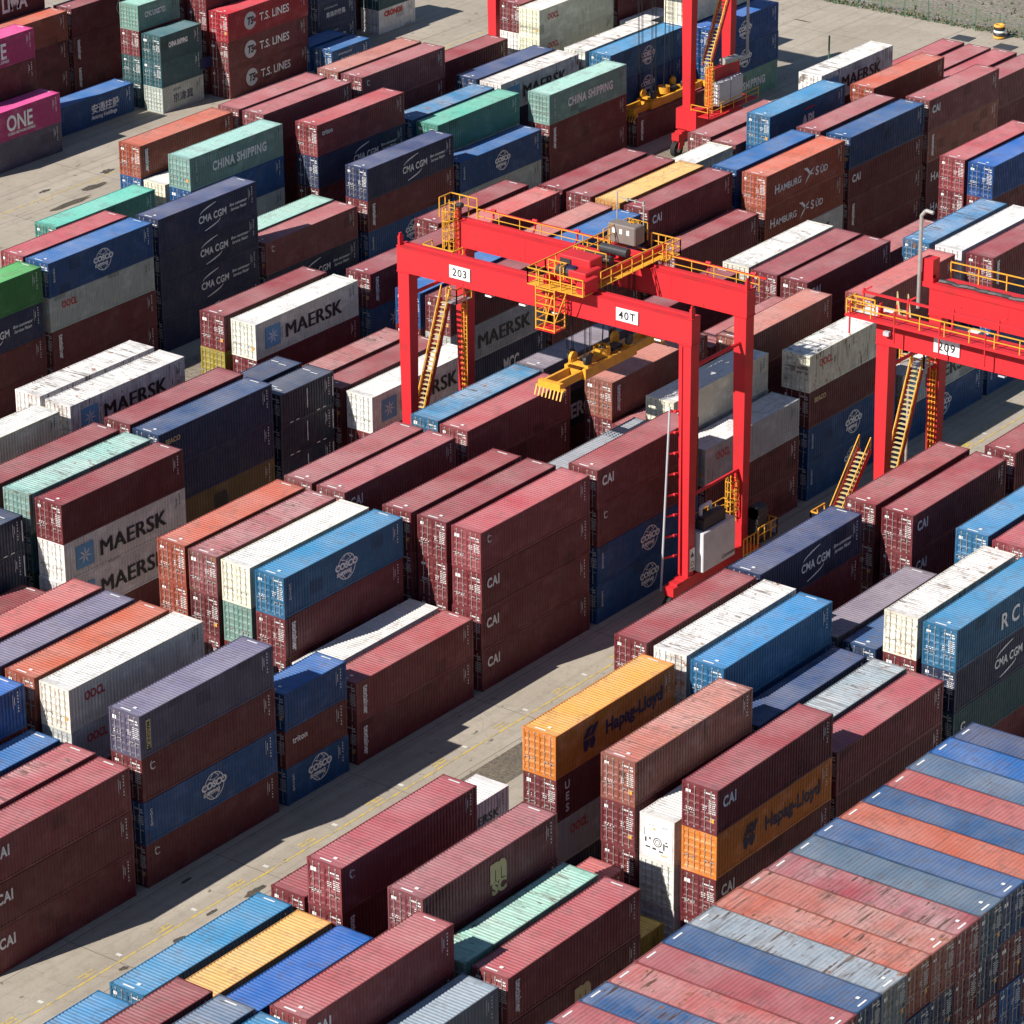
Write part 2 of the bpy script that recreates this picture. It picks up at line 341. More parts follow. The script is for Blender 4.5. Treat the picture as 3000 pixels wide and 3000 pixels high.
def marks_mesh(H, seed, with_sticker):
    rnd = random.Random(seed); bm = bmesh.new(); y = 0.030
    def R_(x, z, w_, h_): quad(bm, [(x, y, z), (x+w_, y, z), (x+w_, y, z+h_), (x, y, z+h_)])
    z = H-rnd.uniform(0.36, 0.55)                             # number line, then the weight table
    for k in range(4): R_(0.30+k*0.11, z, 0.08, 0.10)
    for k in range(3): R_(0.75+k*0.10, z, 0.07, 0.10)
    z -= 0.17
    for k in range(3): R_(0.75+k*0.11, z, 0.08, 0.09)
    z -= 0.25
    for r in range(rnd.choice((5, 6, 7))):
        x = 0.62
        while x < 1.05:
            w_ = rnd.uniform(0.04, 0.12); R_(x, z, w_, 0.055); x += w_+0.03
        z -= 0.13
    for r in range(3):
        x = 0.20
        while x < 0.42:
            w_ = rnd.uniform(0.04, 0.1); R_(x, z+0.5-0.13*r, w_, 0.05); x += w_+0.03
    lx = -0.98; lz = rnd.uniform(H-0.75, H-0.5); R_(lx, lz, rnd.uniform(0.22, 0.40), rnd.uniform(0.14, 0.26))
    lz = rnd.uniform(0.9, 1.5)
    for r in range(2):
        x = -0.95
        while x < -0.3:
            w_ = rnd.uniform(0.04, 0.11); R_(x, lz-0.12*r, w_, 0.05); x += w_+rnd.uniform(0.03, 0.2)
    return mesh_of(bm, 'stencil_lettering', MAT['white'])
def sticker_mesh(H, x, z, w_=0.26, h_=0.30):
    bm = bmesh.new(); y = 0.028; quad(bm, [(x, y, z), (x+w_, y, z), (x+w_, y, z+h_), (x, y, z+h_)])
    return mesh_of(bm, 'sticker', MAT['orange'])
def roofmarks_mesh(L, H):
    bm = bmesh.new(); h = W/2; z = H+0.003
    for y in (0.30, L-0.40):                                 # painted height band and number at each end of the roof
        quad(bm, [(-0.55, y, z), (0.25, y, z), (0.25, y+0.11, z), (-0.55, y+0.11, z)])
    quad(bm, [(0.05, 0.72, z), (0.28, 0.72, z), (0.28, 0.92, z), (0.05, 0.92, z)])
    return mesh_of(bm, 'roof_lettering', MAT['white'])
def sidemarks_mesh(L, H, col, tall):
    rnd = random.Random(L*10+H); bm = bmesh.new(); x = W/2+0.003
    def R_(y, z, w_, h_): quad(bm, [(x, y, z), (x, y+w_, z), (x, y+w_, z+h_), (x, y, z+h_)])
    yy = L-0.62; z = H-0.40
    for k in range(7 if tall else 4): R_(yy, z-k*0.21, 0.08, 0.12 if k != 4 else 0.05)
    R_(yy-0.42, z-0.9, 0.03, 0.95); R_(yy-0.28, z-0.7, 0.05, 0.55)
    return mesh_of(bm, 'stencil_lettering', MAT[col])
BODY = {(L, H): body_mesh(L, H) for L in (12.192, 6.058) for H in (HCZ, STZ)}
DOOR = {(H, s): door_mesh(H, s) for H in (HCZ, STZ) for s in (1, -1)}
ROD = {(H, x): rod_mesh(H, x) for H in (HCZ, STZ) for x in (-0.80, -0.36, 0.36, 0.80)}
MARK = {(H, k): marks_mesh(H, 10+k, False) for H in (HCZ, STZ) for k in range(7)}
STICK = {H: sticker_mesh(H, 0.72, 0.75) for H in (HCZ, STZ)}
RMARK = {(L, H): roofmarks_mesh(L, H) for L in (12.192, 6.058) for H in (HCZ, STZ)}
SMARK = {(L, H): sidemarks_mesh(L, H, 'white', True) for L in (12.192, 6.058) for H in (HCZ, STZ)}
SMARKB = {(L, H): sidemarks_mesh(L, H, 'black', False) for L in (12.192, 6.058) for H in (HCZ, STZ)}
# -------- lettering sets: each returns a list of (part name, mesh)
X0 = W/2+0.006
def T(bm, s, size, y, z, **k): text_mesh(bm, s, size, (X0, y, z), XA, YA, **k)
def vtext(bm, s, size, y, z, step=None):
    for i, ch in enumerate(s): text_mesh(bm, ch, size, (X0, y, z-i*(step or size*0.78)), XA, YA, bold=size*0.03, align='CENTER')
def vrot(bm, s, size, y, z, **k): text_mesh(bm, s, size, (X0, y, z), (0, 0, -1), XA, **k)
def D(kind, L, H):
    P = []
    def add(nm, f, mat):
        bm = bmesh.new(); f(bm); P.append((nm, mesh_of(bm, nm, MAT[mat])))
    c = L/2
    if kind == 'msk':
        q_ = 1.0 if L > 7 else 0.5
        def mk(b):
            for i_ in range(4): text_mesh(b, 'MAERSK', 1.62*q_, (X0+0.002*i_, 3.35*q_+0.04*i_*q_, 0.85+0.4*(1-q_)), XA, YA, squash=1.10, space=1.05)
        add('lettering', mk, 'black')
        def star(b):
            for k in range(7):
                a = pi/2+k*2*pi/7; d = 0.14
                poly(b, (X0+0.003, 2.0, 1.45), [(0.0, 0.0), (0.30*cos(a-d*1.6), 0.30*sin(a-d*1.6)), (0.66*cos(a), 0.66*sin(a)), (0.30*cos(a+d*1.6), 0.30*sin(a+d*1.6))], XA, YA)
        if L > 7:
            add('logo', lambda b: quad(b, [(X0, 1.15, 0.6), (X0, 2.85, 0.6), (X0, 2.85, 2.3), (X0, 1.15, 2.3)]), 'skyblue'); add('logo_star', star, 'white')
    elif kind == 'mskblue':
        def star(b):
            for k in range(7):
                a = pi/2+k*2*pi/7; d = 0.14
                poly(b, (X0+0.003, 2.9, 1.45), [(0.0, 0.0), (0.30*cos(a-d*1.6), 0.30*sin(a-d*1.6)), (0.7*cos(a), 0.7*sin(a)), (0.30*cos(a+d*1.6), 0.30*sin(a+d*1.6))], XA, YA)
        add('logo_star', star, 'white'); add('lettering', lambda b: T(b, 'MAERSK', 1.5, 4.4, 0.85, squash=1.05), 'white')
    elif kind == 'cos':
        def f(b):
            cc = (X0, c+0.2, 1.5); r = 0.92
            for a0, a1 in ((0.12, pi-0.12), (pi+0.15, 2*pi-0.15)): arc_band(b, cc, r-0.07, r, a0, a1, XA, YA)
            for dx_ in (-0.62, 0.62):
                arc_band(b, (X0, c+0.2-dx_*0.75, 1.5), 0.98, 1.03, (0 if dx_ > 0 else pi)+0.52, (0 if dx_ > 0 else pi)+0.98, XA, YA, 8); arc_band(b, (X0, c+0.2-dx_*0.75, 1.5), 0.98, 1.03, (0 if dx_ > 0 else pi)-0.98, (0 if dx_ > 0 else pi)-0.52, XA, YA, 8)
            arc_band(b, (X0, c+0.2, 2.75), 0.78, 0.83, pi+0.75, 2*pi-0.75, XA, YA, 10); arc_band(b, (X0, c+0.2, 0.25), 0.78, 0.83, 0.75, pi-0.75, XA, YA, 10)
            T(b, 'COSCO', 0.62, c-0.95, 1.42, bold=0.035, squash=1.05); T(b, 'SHIPPING', 0.34, c-0.80, 1.02, bold=0.02, squash=1.05)
        add('logo', f, 'white')
        def g(b): vtext(b, 'COSCO', 0.26, 0.62, H-0.75, 0.24)
        add('lettering', g, 'white')
    elif kind == 'cma':
        def f(b):
            T(b, 'CMA CGM', 0.86, 4.9, 1.15, bold=0.025, squash=0.84, space=1.05)
            for sg, (yc_, zc_) in ((1, (6.1, 1.98)), (-1, (6.6, 0.95))):
                up_ = []; lo_ = []
                for k in range(9):
                    u = k/8; y_ = -1.0*sg+2.0*sg*u; z_ = sg*(0.62*(u**0.6)-0.05) if sg > 0 else -(0.62*(u**0.6)-0.05)
                    w_ = 0.02+0.11*sin(pi*min(1, 0.15+0.75*u))
                    up_.append((y_, z_+w_/2)); lo_.append((y_, z_-w_/2))
                poly(b, (X0, yc_, zc_), up_+lo_[::-1], XA, YA)
        add('lettering', f, 'white')
        def g(b):
            T(b, 'Bon conteneur', 0.36, 8.75, 1.62, bold=0.008, shear=0.3); T(b, 'Service Plaisir', 0.36, 8.85, 1.2, bold=0.008, shear=0.3)
        add('slogan', g, 'white')
    elif kind == 'cs':
        add('lettering', lambda b: T(b, 'CHINA SHIPPING', 1.12, 2.9, 1.1, bold=0.045, squash=0.74, space=1.14), 'white')
        add('stencil_lettering', lambda b: vtext(b, 'CCLU 42', 0.24, 0.85, H-0.6, 0.26), 'white')
    elif kind == 'csp':
        add('lettering', lambda b: T(b, 'CHINA SHIPPING', 0.7, 1.2, 1.3, bold=0.035, squash=0.52), 'white')
    elif kind == 'hapag':
        add('lettering', lambda b: T(b, 'Hapag-Lloyd', 1.28, 5.0, 1.05, bold=0.035, squash=0.93), 'navy')
        def f(b):
            for dx in (0.0, 0.62):
                for zc, sg in ((1.55, 1), (1.45, -1)):
                    poly(b, (X0, 2.75+dx, zc), [(0, 0), (0.42, 0.62*sg), (0.95, 0.72*sg), (0.55, 0.30*sg), (0.50, 0)] if sg > 0 else [(0, 0), (0.50, 0), (0.60, -0.35), (0.40, -0.75), (0.10, -0.70)], XA, YA)
        add('logo', f, 'navy')
    elif kind in ('ham', 'ham2'):
        y = 1.3 if kind == 'ham' else 0.75
        def f(b):
            T(b, 'H', 1.10, y, 1.0, bold=0.02); T(b, 'AMBURG', 0.82, y+0.86, 1.0, bold=0.015, squash=0.98)
            T(b, 'S', 1.10, y+6.3, 1.0, bold=0.02); T(b, 'ÜD', 0.82, y+7.05, 1.0, bold=0.015)
        add('lettering', f, 'white')
        def g(b):
            o = (X0, y+5.2, 1.3)
            poly(b, o, [(-0.75, 0.75), (-0.2, 0.75), (0.25, 0.28), (0.9, -0.10), (0.15, 0.02), (-0.25, 0.45)], XA, YA)
            poly(b, o, [(0.95, 0.55), (0.35, 0.30), (-0.25, -0.25), (-0.55, -0.75), (0.10, -0.15), (0.5, 0.18)], XA, YA)
        add('logo', g, 'white')
    elif kind == 'oocl':
        add('lettering', lambda b: T(b, 'OOCL', 0.80, 1.35, H-1.20, bold=0.022, squash=0.78), 'redtxt')
    elif kind == 'cai':
        add('lettering', lambda b: T(b, 'CAI', 0.95, 0.60, H-1.30, bold=0.035, squash=0.82, space=1.14), 'white')
    elif kind == 'tex':
        add('lettering', lambda b: vrot(b, 'textainer', 0.66, 0.70, H-0.40, bold=0.028, squash=0.84), 'white')
    elif kind == 'ues':
        add('lettering', lambda b: vtext(b, 'UES', 0.74, 1.1, H-0.95, 0.76), 'white')
    elif kind == 'sea':
        def f(b):
            arc_band(b, (X0, 1.0, H-0.72), 0.20, 0.25, 0.7, 2*pi-0.7, XA, YA, 14); arc_band(b, (X0, 1.05, H-0.6), 0.26, 0.31, 2.2, 4.2, XA, YA, 10)
        add('logo', f, 'white')
    elif kind == 'tri':
        add('lettering', lambda b: T(b, 'triton', 0.62, 0.7, H-1.05, bold=0.015), 'white')
    elif kind == 'msc':
        def f(b):
            T(b, 'm', 2.05, 6.0, 1.22, bold=0.16, squash=0.9); T(b, 'SC', 1.05, 6.15, 0.35, bold=0.06, squash=1.05)
        add('logo', f, 'cream')
    elif kind == 'mscb':
        def f(b):
            T(b, 'm', 1.9, 5.6, 1.22, bold=0.16, squash=0.9); T(b, 'SC', 1.0, 5.7, 0.35, bold=0.06, squash=1.05)
        add('logo', f, 'black')
    elif kind == 'rcl':
        add('lettering', lambda b: T(b, 'R C L', 1.55, 5.5, 0.85, bold=0.035, squash=0.95), 'white')
    elif kind == 'apl':
        add('lettering', lambda b: T(b, 'APL', 1.55, 5.2, 0.55, bold=0.06, squash=0.9), 'white')
        add('logo', lambda b: quad(b, [(X0, 5.5, 2.15), (X0, 7.3, 2.15), (X0, 7.1, 2.3), (X0, 5.7, 2.3)]), 'redtxt')
    elif kind == 'mcc':
        add('lettering', lambda b: T(b, 'MCC', 1.5, 6.6, 0.8, bold=0.05, squash=0.62), 'white')
    elif kind == 'ever':
        add('lettering', lambda b: T(b, 'EVERGREEN', 1.55, 1.7, 0.8, bold=0.06, squash=0.95), 'white')
    elif kind == 'ts':
        def f(b):
            arc_band(b, (X0, 3.35, 1.5), 0.0, 0.9, 0.25, 2*pi-0.35, XA, YA, 28)
        add('logo', f, 'grey')
        add('logo_letters', lambda b: text_mesh(b, 'TS', 1.05, (X0+0.004, 2.85, 1.12), XA, YA, bold=0.05, shear=0.2, squash=0.85), 'black')
        add('lettering', lambda b: T(b, 'T.S. LINES', 1.15, 4.75, 1.12, bold=0.02, squash=0.93), 'white')
    elif kind == 'one':
        add('lettering', lambda b: (T(b, 'ONE', 2.1, 4.9, 0.85, bold=0.05, squash=0.80), T(b, 'OCEAN NETWORK EXPRESS', 0.34, 5.0, 0.42, bold=0.01, squash=0.85)), 'white')
    elif kind == 'ant':
        add('lettering', lambda b: (T(b, '安通控股', 1.0, 6.1, 1.25, bold=0.02), T(b, 'Antong Holdings', 0.55, 6.1, 0.62, bold=0.02, squash=0.97)), 'white')
    elif kind == 'dfic':
        def f(b):
            arc_band(b, (X0, 7.4, 1.5), 0.80, 0.86, 0, 2*pi, XA, YA, 28); T(b, 'D', 1.3, 6.95, 1.05, bold=0.06)
            T(b, 'DONG', 0.75, 8.55, 1.55, bold=0.03); T(b, 'FANG', 0.55, 8.55, 0.85, bold=0.03)
        add('logo', f, 'white')
    elif kind == 'ma':
        add('lettering', lambda b: T(b, 'LIMA', 2.0, 6.2, 0.6, bold=0.07, squash=0.8), 'white')
    elif kind == 'cin':
        add('lettering', lambda b: T(b, 'CIMC LOGISTICS', 0.72, 1.0, 1.25, bold=0.03, squash=0.55), 'white')
    elif kind == 'chw':
        add('lettering', lambda b: (T(b, '集装箱铁路', 0.62, 1.3, 1.05, bold=0.01), T(b, 'CHINA RAILWAY', 0.28, 1.0, 1.95)), 'white')
    elif kind == 'tw2':
        add('lettering', lambda b: T(b, 'TWIFF 28', 0.55, 0.7, 1.3, bold=0.02, squash=0.8), 'white')
    elif kind == 'cro':
        add('lettering', lambda b: T(b, 'CRONOS', 0.75, 0.9, 1.75, bold=0.05, squash=0.95), 'redtxt')
    elif kind == 'wgt':
        add('lettering', lambda b: (T(b, 'JING JIN', 0.3, 1.6, 1.95), T(b, '京津冀', 1.0, 1.5, 0.8)), 'navy')
    elif kind == 'dkp':
        def f(b):
            for y in (L/2-0.08, L-0.20): quad(b, [(X0, y, 0.7), (X0, y+0.10, 0.7), (X0, y+0.10, H-0.35), (X0, y, H-0.35)])
            for y in (1.0, 1.7, L/2+1.0, L/2+1.7): quad(b, [(X0, y, 0.12), (X0, y+0.35, 0.12), (X0, y+0.35, 0.2), (X0, y, 0.2)])
            for x, y in ((-0.4, 1.1), (0.3, 0.8), (0.3, L-1.2), (-0.6, L-1.0)):
                z = H+0.006; quad(b, [(x-0.35, y, z), (x+0.35, y, z), (x+0.35, y+0.10, z), (x-0.35, y+0.10, z)])
        add('stripe_lettering', f, 'white')
    elif kind == 'seaco':
        add('lettering', lambda b: T(b, 'SEACO', 0.5, 0.7, H-0.95, bold=0.02), 'cream')
    elif kind == 'patch':
        add('paint_patch', lambda b: quad(b, [(X0, 5.7, 0.5), (X0, 7.4, 0.5), (X0, 7.4, 1.6), (X0, 5.7, 1.6)]), 'navy')
    elif kind == 'ylab':
        def f(b): quad(b, [(X0, 0.55, 0.55), (X0, 0.95, 0.55), (X0, 0.95, H-0.45), (X0, 0.55, H-0.45)])
        add('label_strip', f, 'cream'); add('lettering', lambda b: vrot(b, 'MAGNUM', 0.40, 0.62, H-0.55, bold=0.012, squash=1.1), 'black')
        X1 = X0
    elif kind == 'teal1':
        add('lettering', lambda b: T(b, 'C', 0.8, 0.9, 1.35, bold=0.03), 'white')
    return P
if True:
    _cache = {}
    def decals(kind, L, H):
        k = (kind, L, H)
        if k not in _cache: _cache[k] = D(kind, L, H)
        return _cache[k]
K = 0.98
COL = {  # colour of the paint: name in words, albedo
 'm': ('maroon', S(152, 60, 68)), 'M': ('dark maroon', S(136, 50, 58)), 'p': ('faded maroon', S(172, 92, 96)), 'q': ('rose red', S(182, 80, 88)),
 'o': ('orange red', S(204, 98, 72)), 'k': ('pale rust red', S(190, 116, 108)), 'H': ('orange', S(232, 138, 52)), 'y': ('pale orange', S(238, 168, 92)),
 'b': ('blue', S(22, 106, 178)), 'B': ('bright blue', S(8, 100, 188)), 'c': ('sky blue', S(52, 138, 188)), 'l': ('light steel blue', S(112, 156, 196)),
 'n': ('dark navy', S(46, 66, 112)), 'N': ('slate navy', S(34, 72, 126)), 'u': ('purple grey', S(116, 112, 142)), 'U': ('grey mauve', S(134, 124, 138)),
 'w': ('white', S(232, 228, 222)), 'W': ('cream white', S(236, 230, 208)), 'g': ('light grey', S(186, 190, 186)), 'G': ('mid grey', S(140, 144, 150)),
 's': ('pale green', S(150, 196, 182)), 't': ('turquoise', S(94, 176, 158)), 'T': ('dull teal', S(58, 116, 124)), 'v': ('bright green', S(84, 180, 94)),
 'e': ('dark green', S(36, 84, 66)), 'x': ('black slate', S(38, 60, 96)), 'a': ('magenta', S(226, 66, 146)), 'z': ('yellow', S(206, 186, 74)),
 'd': ('tan', S(166, 140, 84)), 'R': ('bright red', S(214, 42, 62)), 'L': ('pale grey blue', S(160, 176, 190)), 'A': ('slate blue', S(84, 114, 146)),
 'S': ('salmon red', S(200, 100, 96)), 'O': ('pale brick', S(206, 124, 108)), 'I': ('mid blue', S(26, 86, 142)),
}
DESC = {'msk': 'black lettering and star', 'mskblue': 'white star', 'cos': 'white globe mark', 'cma': 'white lettering and swooshes', 'cs': 'white capital lettering', 'csp': 'faded lettering',
 'hapag': 'dark blue lettering', 'ham': 'white lettering and bird', 'ham2': 'white lettering and bird', 'oocl': 'small red lettering', 'cai': 'three white letters', 'tex': 'upright white lettering',
 'ues': 'three stacked letters', 'sea': 'small hook mark', 'tri': 'small white lettering', 'msc': 'tan letters', 'mscb': 'black letters', 'rcl': 'three big letters', 'apl': 'white letters red wing',
 'mcc': 'three white letters', 'ever': 'big white lettering', 'ts': 'globe and lettering', 'one': 'huge pale lettering', 'ant': 'Chinese lettering', 'dfic': 'round mark', 'ma': 'huge white letters',
 'cin': 'white lettering', 'chw': 'Chinese lettering', 'tw2': 'small white lettering', 'cro': 'red lettering', 'wgt': 'dark Chinese lettering', 'dkp': 'white stripes', 'seaco': 'small tan lettering',
 'patch': 'dark paint patch', 'ylab': 'tall yellow label', 'teal1': 'one white letter'}
ORD = ['first', 'second', 'third', 'fourth', 'fifth', 'sixth', 'seventh', 'eighth', 'ninth', 'tenth', 'eleventh', 'twelfth', 'thirteenth', 'fourteenth', 'fifteenth', 'sixteenth', 'seventeenth', 'eighteenth', 'nineteenth', 'twentieth', 'last', 'extra']
count = 0
HIDDEN = []
SHOW = {2, 6, 10, 17, 20, 23, 26, 27, 30, 33, 36, 39, 40, 43, 44, 47, 49, 50, 52, 53, 55, 56, 57, 59, 60, 61, 62, 63, 64, 66, 67, 68, 72, 76, 80, 83, 86, 88, 89, 92, 93, 96, 99, 103, 104, 105, 106, 107, 110, 111, 114, 115, 119, 123, 130, 131, 132, 133, 136, 139, 143, 144, 145, 146, 147, 150, 151, 155, 159, 163, 164, 165, 166, 167, 168, 170, 172, 173, 174, 177, 178, 181, 182, 185, 186, 187, 188, 189, 190, 193, 194, 197, 198, 202, 206, 207, 208, 209, 210, 214, 217, 218, 222, 225, 226, 229, 230, 237, 238, 239, 240, 244, 245, 246, 247, 248, 252, 256, 260, 264, 268, 272, 273, 274, 277, 283, 287, 291, 294, 295, 299, 301, 304, 305, 306, 307, 308, 309, 313, 317, 321, 323, 324, 325, 329, 333, 337, 339, 340, 341, 345, 348, 351, 354, 357, 358, 361, 362, 365, 366, 368, 369, 370, 374, 376, 378, 382, 386, 390, 393, 397, 401, 405, 409, 412, 413, 417, 420, 421, 422, 423, 424, 428, 432, 435, 440, 441, 442, 446, 450, 453, 456, 459, 461, 462, 463, 464, 465, 466, 467, 468, 469, 470, 474, 475, 476, 477, 478, 481, 485, 487, 488, 489, 492, 494, 495, 496, 497, 498, 499, 501, 502, 503, 507, 511, 515, 518, 519, 522, 525, 528, 529, 530, 533, 536, 537, 538, 539, 540, 542, 543, 546, 550, 553, 554, 561, 562, 563, 564, 567, 569, 570, 573, 574, 575, 576, 577, 578, 579, 580, 581, 583, 584, 585, 586, 587, 588, 589, 590, 591, 601, 606, 608, 609, 613, 617, 621, 625, 629, 633, 637, 639, 640, 641, 643, 644, 645, 648, 649, 652, 653, 657, 661, 665, 669, 673, 677, 681}   # running numbers of the containers that show largest in the picture
SEEN = {14, 54, 65, 75, 79, 91, 102, 109, 129, 142, 149, 154, 176, 180, 192, 196, 224, 233, 236, 242, 243, 255, 267, 270, 271, 285, 288, 289, 290, 298, 303, 311, 312, 347, 350, 373, 377, 392, 395, 396, 411, 416, 431, 438, 439, 449, 484, 508, 509, 510, 521, 524, 535, 549, 557, 560, 568, 572, 582, 592, 593, 594, 595, 598, 599, 600, 602, 603, 604, 607, 612, 634, 635, 636, 638, 647, 656, 660, 685}        # seen, but among the smallest
def build_hidden():
    """the containers standing behind and under the ones that can be told apart: one object"""
    import numpy as np
    V = []; F = []; MI = []; CC = []; off = 0; cache = {}
    extra = []; names = []
    for x, y, z, L, H, ck, rotz, logo, seen in HIDDEN:
        if (L, H) not in cache:
            vs, fs, mi = [], [], []
            for me in (BODY[(L, H)], DOOR[(H, 1)], DOOR[(H, -1)]):
                o = len(vs); vs += [tuple(v.co) for v in me.vertices]
                for p in me.polygons: fs.append(tuple(i+o for i in p.vertices)); mi.append(p.material_index)
            cache[(L, H)] = (np.array(vs), fs, mi)
        vs, fs, mi = cache[(L, H)]
        c_, s_ = cos(rotz), sin(rotz); R_ = np.array([[c_, s_, 0], [-s_, c_, 0], [0, 0, 1]])
        V.append(vs @ R_+np.array([x-W/2 if rotz == 0 else x, y, z]))
        F += [tuple(i+off for i in f) for f in fs]; MI += mi; off += len(vs)
        if seen:
            ms = [ROD[(H, xx)] for xx in (-0.80, -0.36, 0.36, 0.80)]
            if ck not in 'wWgsyHz': ms += [MARK[(H, int(abs(y)*7) % 7)], SMARK[(L, H)], RMARK[(L, H)]]
            if logo: ms += [m_ for _, m_ in decals(logo, L, H)]
            extra += [(m_, R_, (x-W/2 if rotz == 0 else x, y, z)) for m_ in ms]
        k = 0.86 if ck in 'wWg' else 0.52 if ck in 'Gst' else 0.70 if ck == 'H' else 0.42  # same darkened wall colour, with the shade painted in
        col = [min(q*k, 0.8) for q in COL[ck][1][:3]]+[1.0]; CC += col*len(fs)
    for m_, R_, t_ in extra:
        if m_.materials[0].name not in names: names.append(m_.materials[0].name)
        vs = np.array([tuple(v.co) for v in m_.vertices]); V.append(vs @ R_+np.array(t_))
        for p in m_.polygons: F.append(tuple(i+off for i in p.vertices)); MI.append(2+names.index(m_.materials[0].name)); CC += [0.5, 0.5, 0.5, 1.0]
        off += len(vs)
    me = bpy.data.meshes.new('stacked_containers'); me.from_pydata(np.vstack(V).tolist(), [], F)
    me.materials.append(PAINT_S); me.materials.append(ROOFP_S)
    for n_ in names: me.materials.append(bpy.data.materials[n_])
    me.polygons.foreach_set('material_index', MI)
    a = me.attributes.new('Col', 'FLOAT_COLOR', 'FACE'); a.data.foreach_set('color', CC); me.update()
    obj('stacked_containers', me, None, kind='stuff', label='shipping containers standing behind and under the others', category='containers')
def container(x, y, z, L, H, ck, logo, label, group, wear, rotz=0.0, reefer=False):
    """x = right side (local +X wall), y = near end; rotz turns about the centre of the footprint's near end"""
    global count
    rnd = random.Random(count*7+3); idx = count; count += 1
    if SHOW is not None and idx not in SHOW:
        HIDDEN.append((x, y, z, L, H, ck, rotz, logo if idx in SEEN else None, idx in SEEN)); return None
    root = obj('shipping_container', None, None, label=label, category='shipping container', group=group)
    root.empty_display_size = 0.3
    root.location = (x-W/2, y, z) if rotz == 0 else (x, y, z)
    root.rotation_euler = (0, 0, rotz + (rnd.uniform(-0.0016, 0.0016)))
    c = COL[ck][1]; j = rnd.uniform(0.90, 1.08)*(0.86 if ck in 'wWg' else 0.52 if ck in 'Gst' else 0.70 if ck == 'H' else 0.50 if ck == 'y' else 0.42)  # wall and door colour darkened to paint in the shaded sides
    col = (min(c[0]*j*rnd.uniform(0.98, 1.02), 0.86), min(c[1]*j*rnd.uniform(0.95, 1.05), 0.86), min(c[2]*j*rnd.uniform(0.95, 1.05), 0.86), 1)
    sd_ = rnd.random()
    def child(nm, me, par, painted=False):
        o = obj(nm, me, par)
        if painted: o.color = col; o['wear'] = float(wear); o['seed'] = sd_
        return o
    child('body', BODY[(L, H)], root, True)
    if reefer:
        child('reefer_unit', REEF[H], root)
    else:
        dl = child('door', DOOR[(H, -1)], root, True); dr = child('door', DOOR[(H, 1)], root, True)
        for xx in (-0.80, -0.36): child('lock_rod', ROD[(H, xx)], dl)
        for xx in (0.36, 0.80): child('lock_rod', ROD[(H, xx)], dr)
        dark_text = ck in 'wWgsyHz'
        if not dark_text: child('stencil_lettering', MARK[(H, rnd.randrange(7))], dr)
        if rnd.random() < 0.3: child('sticker', STICK[H], dr)
    if ck not in 'wWgszyx' and rnd.random() < 0.8: child('roof_lettering', RMARK[(L, H)], root)
    child('side_lettering', (SMARKB if ck in 'wWgsyz' else SMARK)[(L, H)], root)
    if logo:
        for nm, me in decals(logo, L, H): child(nm, me, root)
    return root
def reefer_mesh(H):
    bm = bmesh.new(); h = W/2-0.12
    box(bm, -h, h, -0.0, 0.10, 0.16, H-0.12)
    me = mesh_of(bm, 'reefer_unit', MAT['white']); return me
REEF = {H: reefer_mesh(H) for H in (HCZ, STZ)}
def parse(code):
    """code like 'm:cai' , 'w+' (worn), 'm.' standard height, '*' reefer"""
    logo = None; H = HCZ; wear = 0.28; reef = False
    c = code[0]; rest = code[1:]
    if ':' in rest: rest, logo = rest.split(':')
    if '.' in rest: H = STZ
    if '+' in rest: wear = 0.75 + 0.35*rest.count('+')
    elif '-' in rest: wear = 0.05
    if '*' in rest: reef = True
    return c, logo, H, wear, reef
def build_block(bname, rows, stacks, group):
    ys = sorted(set(s[1] for s in stacks)); bays = []
    for y in ys:
        if not bays or y-bays[-1] > 2.5: bays.append(y)
    for s in stacks:
        r, y, size, codes = s[:4]; dx = s[4] if len(s) > 4 else 0.0
        L = 12.192 if size == 40 else 6.058; z = 0.0
        bay = max(i for i, b in enumerate(bays) if y >= b-0.01)
        cs = codes.split()
        for t_, code in enumerate(cs):
            c, logo, H, wear, reef = parse(code)
            tier = 'only tier' if len(cs) == 1 else 'top tier' if t_ == len(cs)-1 else 'bottom tier' if t_ == 0 else ORD[t_]+' tier up'
            lab = COL[c][0]+(' rusty' if wear > 0.6 else '')+' container, '+tier+', '+ORD[r]+' row, '+ORD[bay]+' bay, '+bname
            if logo and len((lab+' '+DESC[logo]).split()) <= 15: lab = lab.replace(' container,', ' container with '+DESC[logo]+',')
            jx = random.uniform(-0.03, 0.03); jy = random.uniform(-0.05, 0.05)
            container(rows[r]+dx+(jx if t_ else 0), y+(jy if t_ else 0), z, L, H, c, logo, lab, group, wear, 0.0, reef)
            z += H+0.004
# ---------------------------------------------------------------- ground
def sheet(name, x0, x1, y0, y1, z, mat, thick=None):
    bm = bmesh.new(); quad(bm, [(x0, y0, z), (x1, y0, z), (x1, y1, z), (x0, y1, z)])
    me = bpy.data.meshes.new(name); bm.to_mesh(me); bm.free(); me.materials.append(mat)
    return obj(name, me, None, kind='structure')
GM = ground_mat()
sheet('ground', -2500, 2500, -1500, 3500, 0.0, GM)
GRAVEL = rough_mat('packed_gravel', (0.15, 0.128, 0.10, 1), (0.20, 0.17, 0.13, 1), (0.10, 0.085, 0.07, 1), 1.2)
sheet('gravel_strip', 6.5, 9.2, -60, 60, 0.006, GRAVEL)
sheet('asphalt_lane', -57.0, -45.6, -60, 122, 0.004, rough_mat('old_asphalt', (0.30, 0.25, 0.195, 1), (0.25, 0.21, 0.165, 1), (0.16, 0.14, 0.11, 1), 0.7))
VERGE = rough_mat('weedy_rubble', (0.27, 0.235, 0.20, 1), (0.36, 0.32, 0.275, 1), (0.11, 0.095, 0.085, 1), 0.7, (0.18, 0.18, 0.125, 1))
bm = bmesh.new()
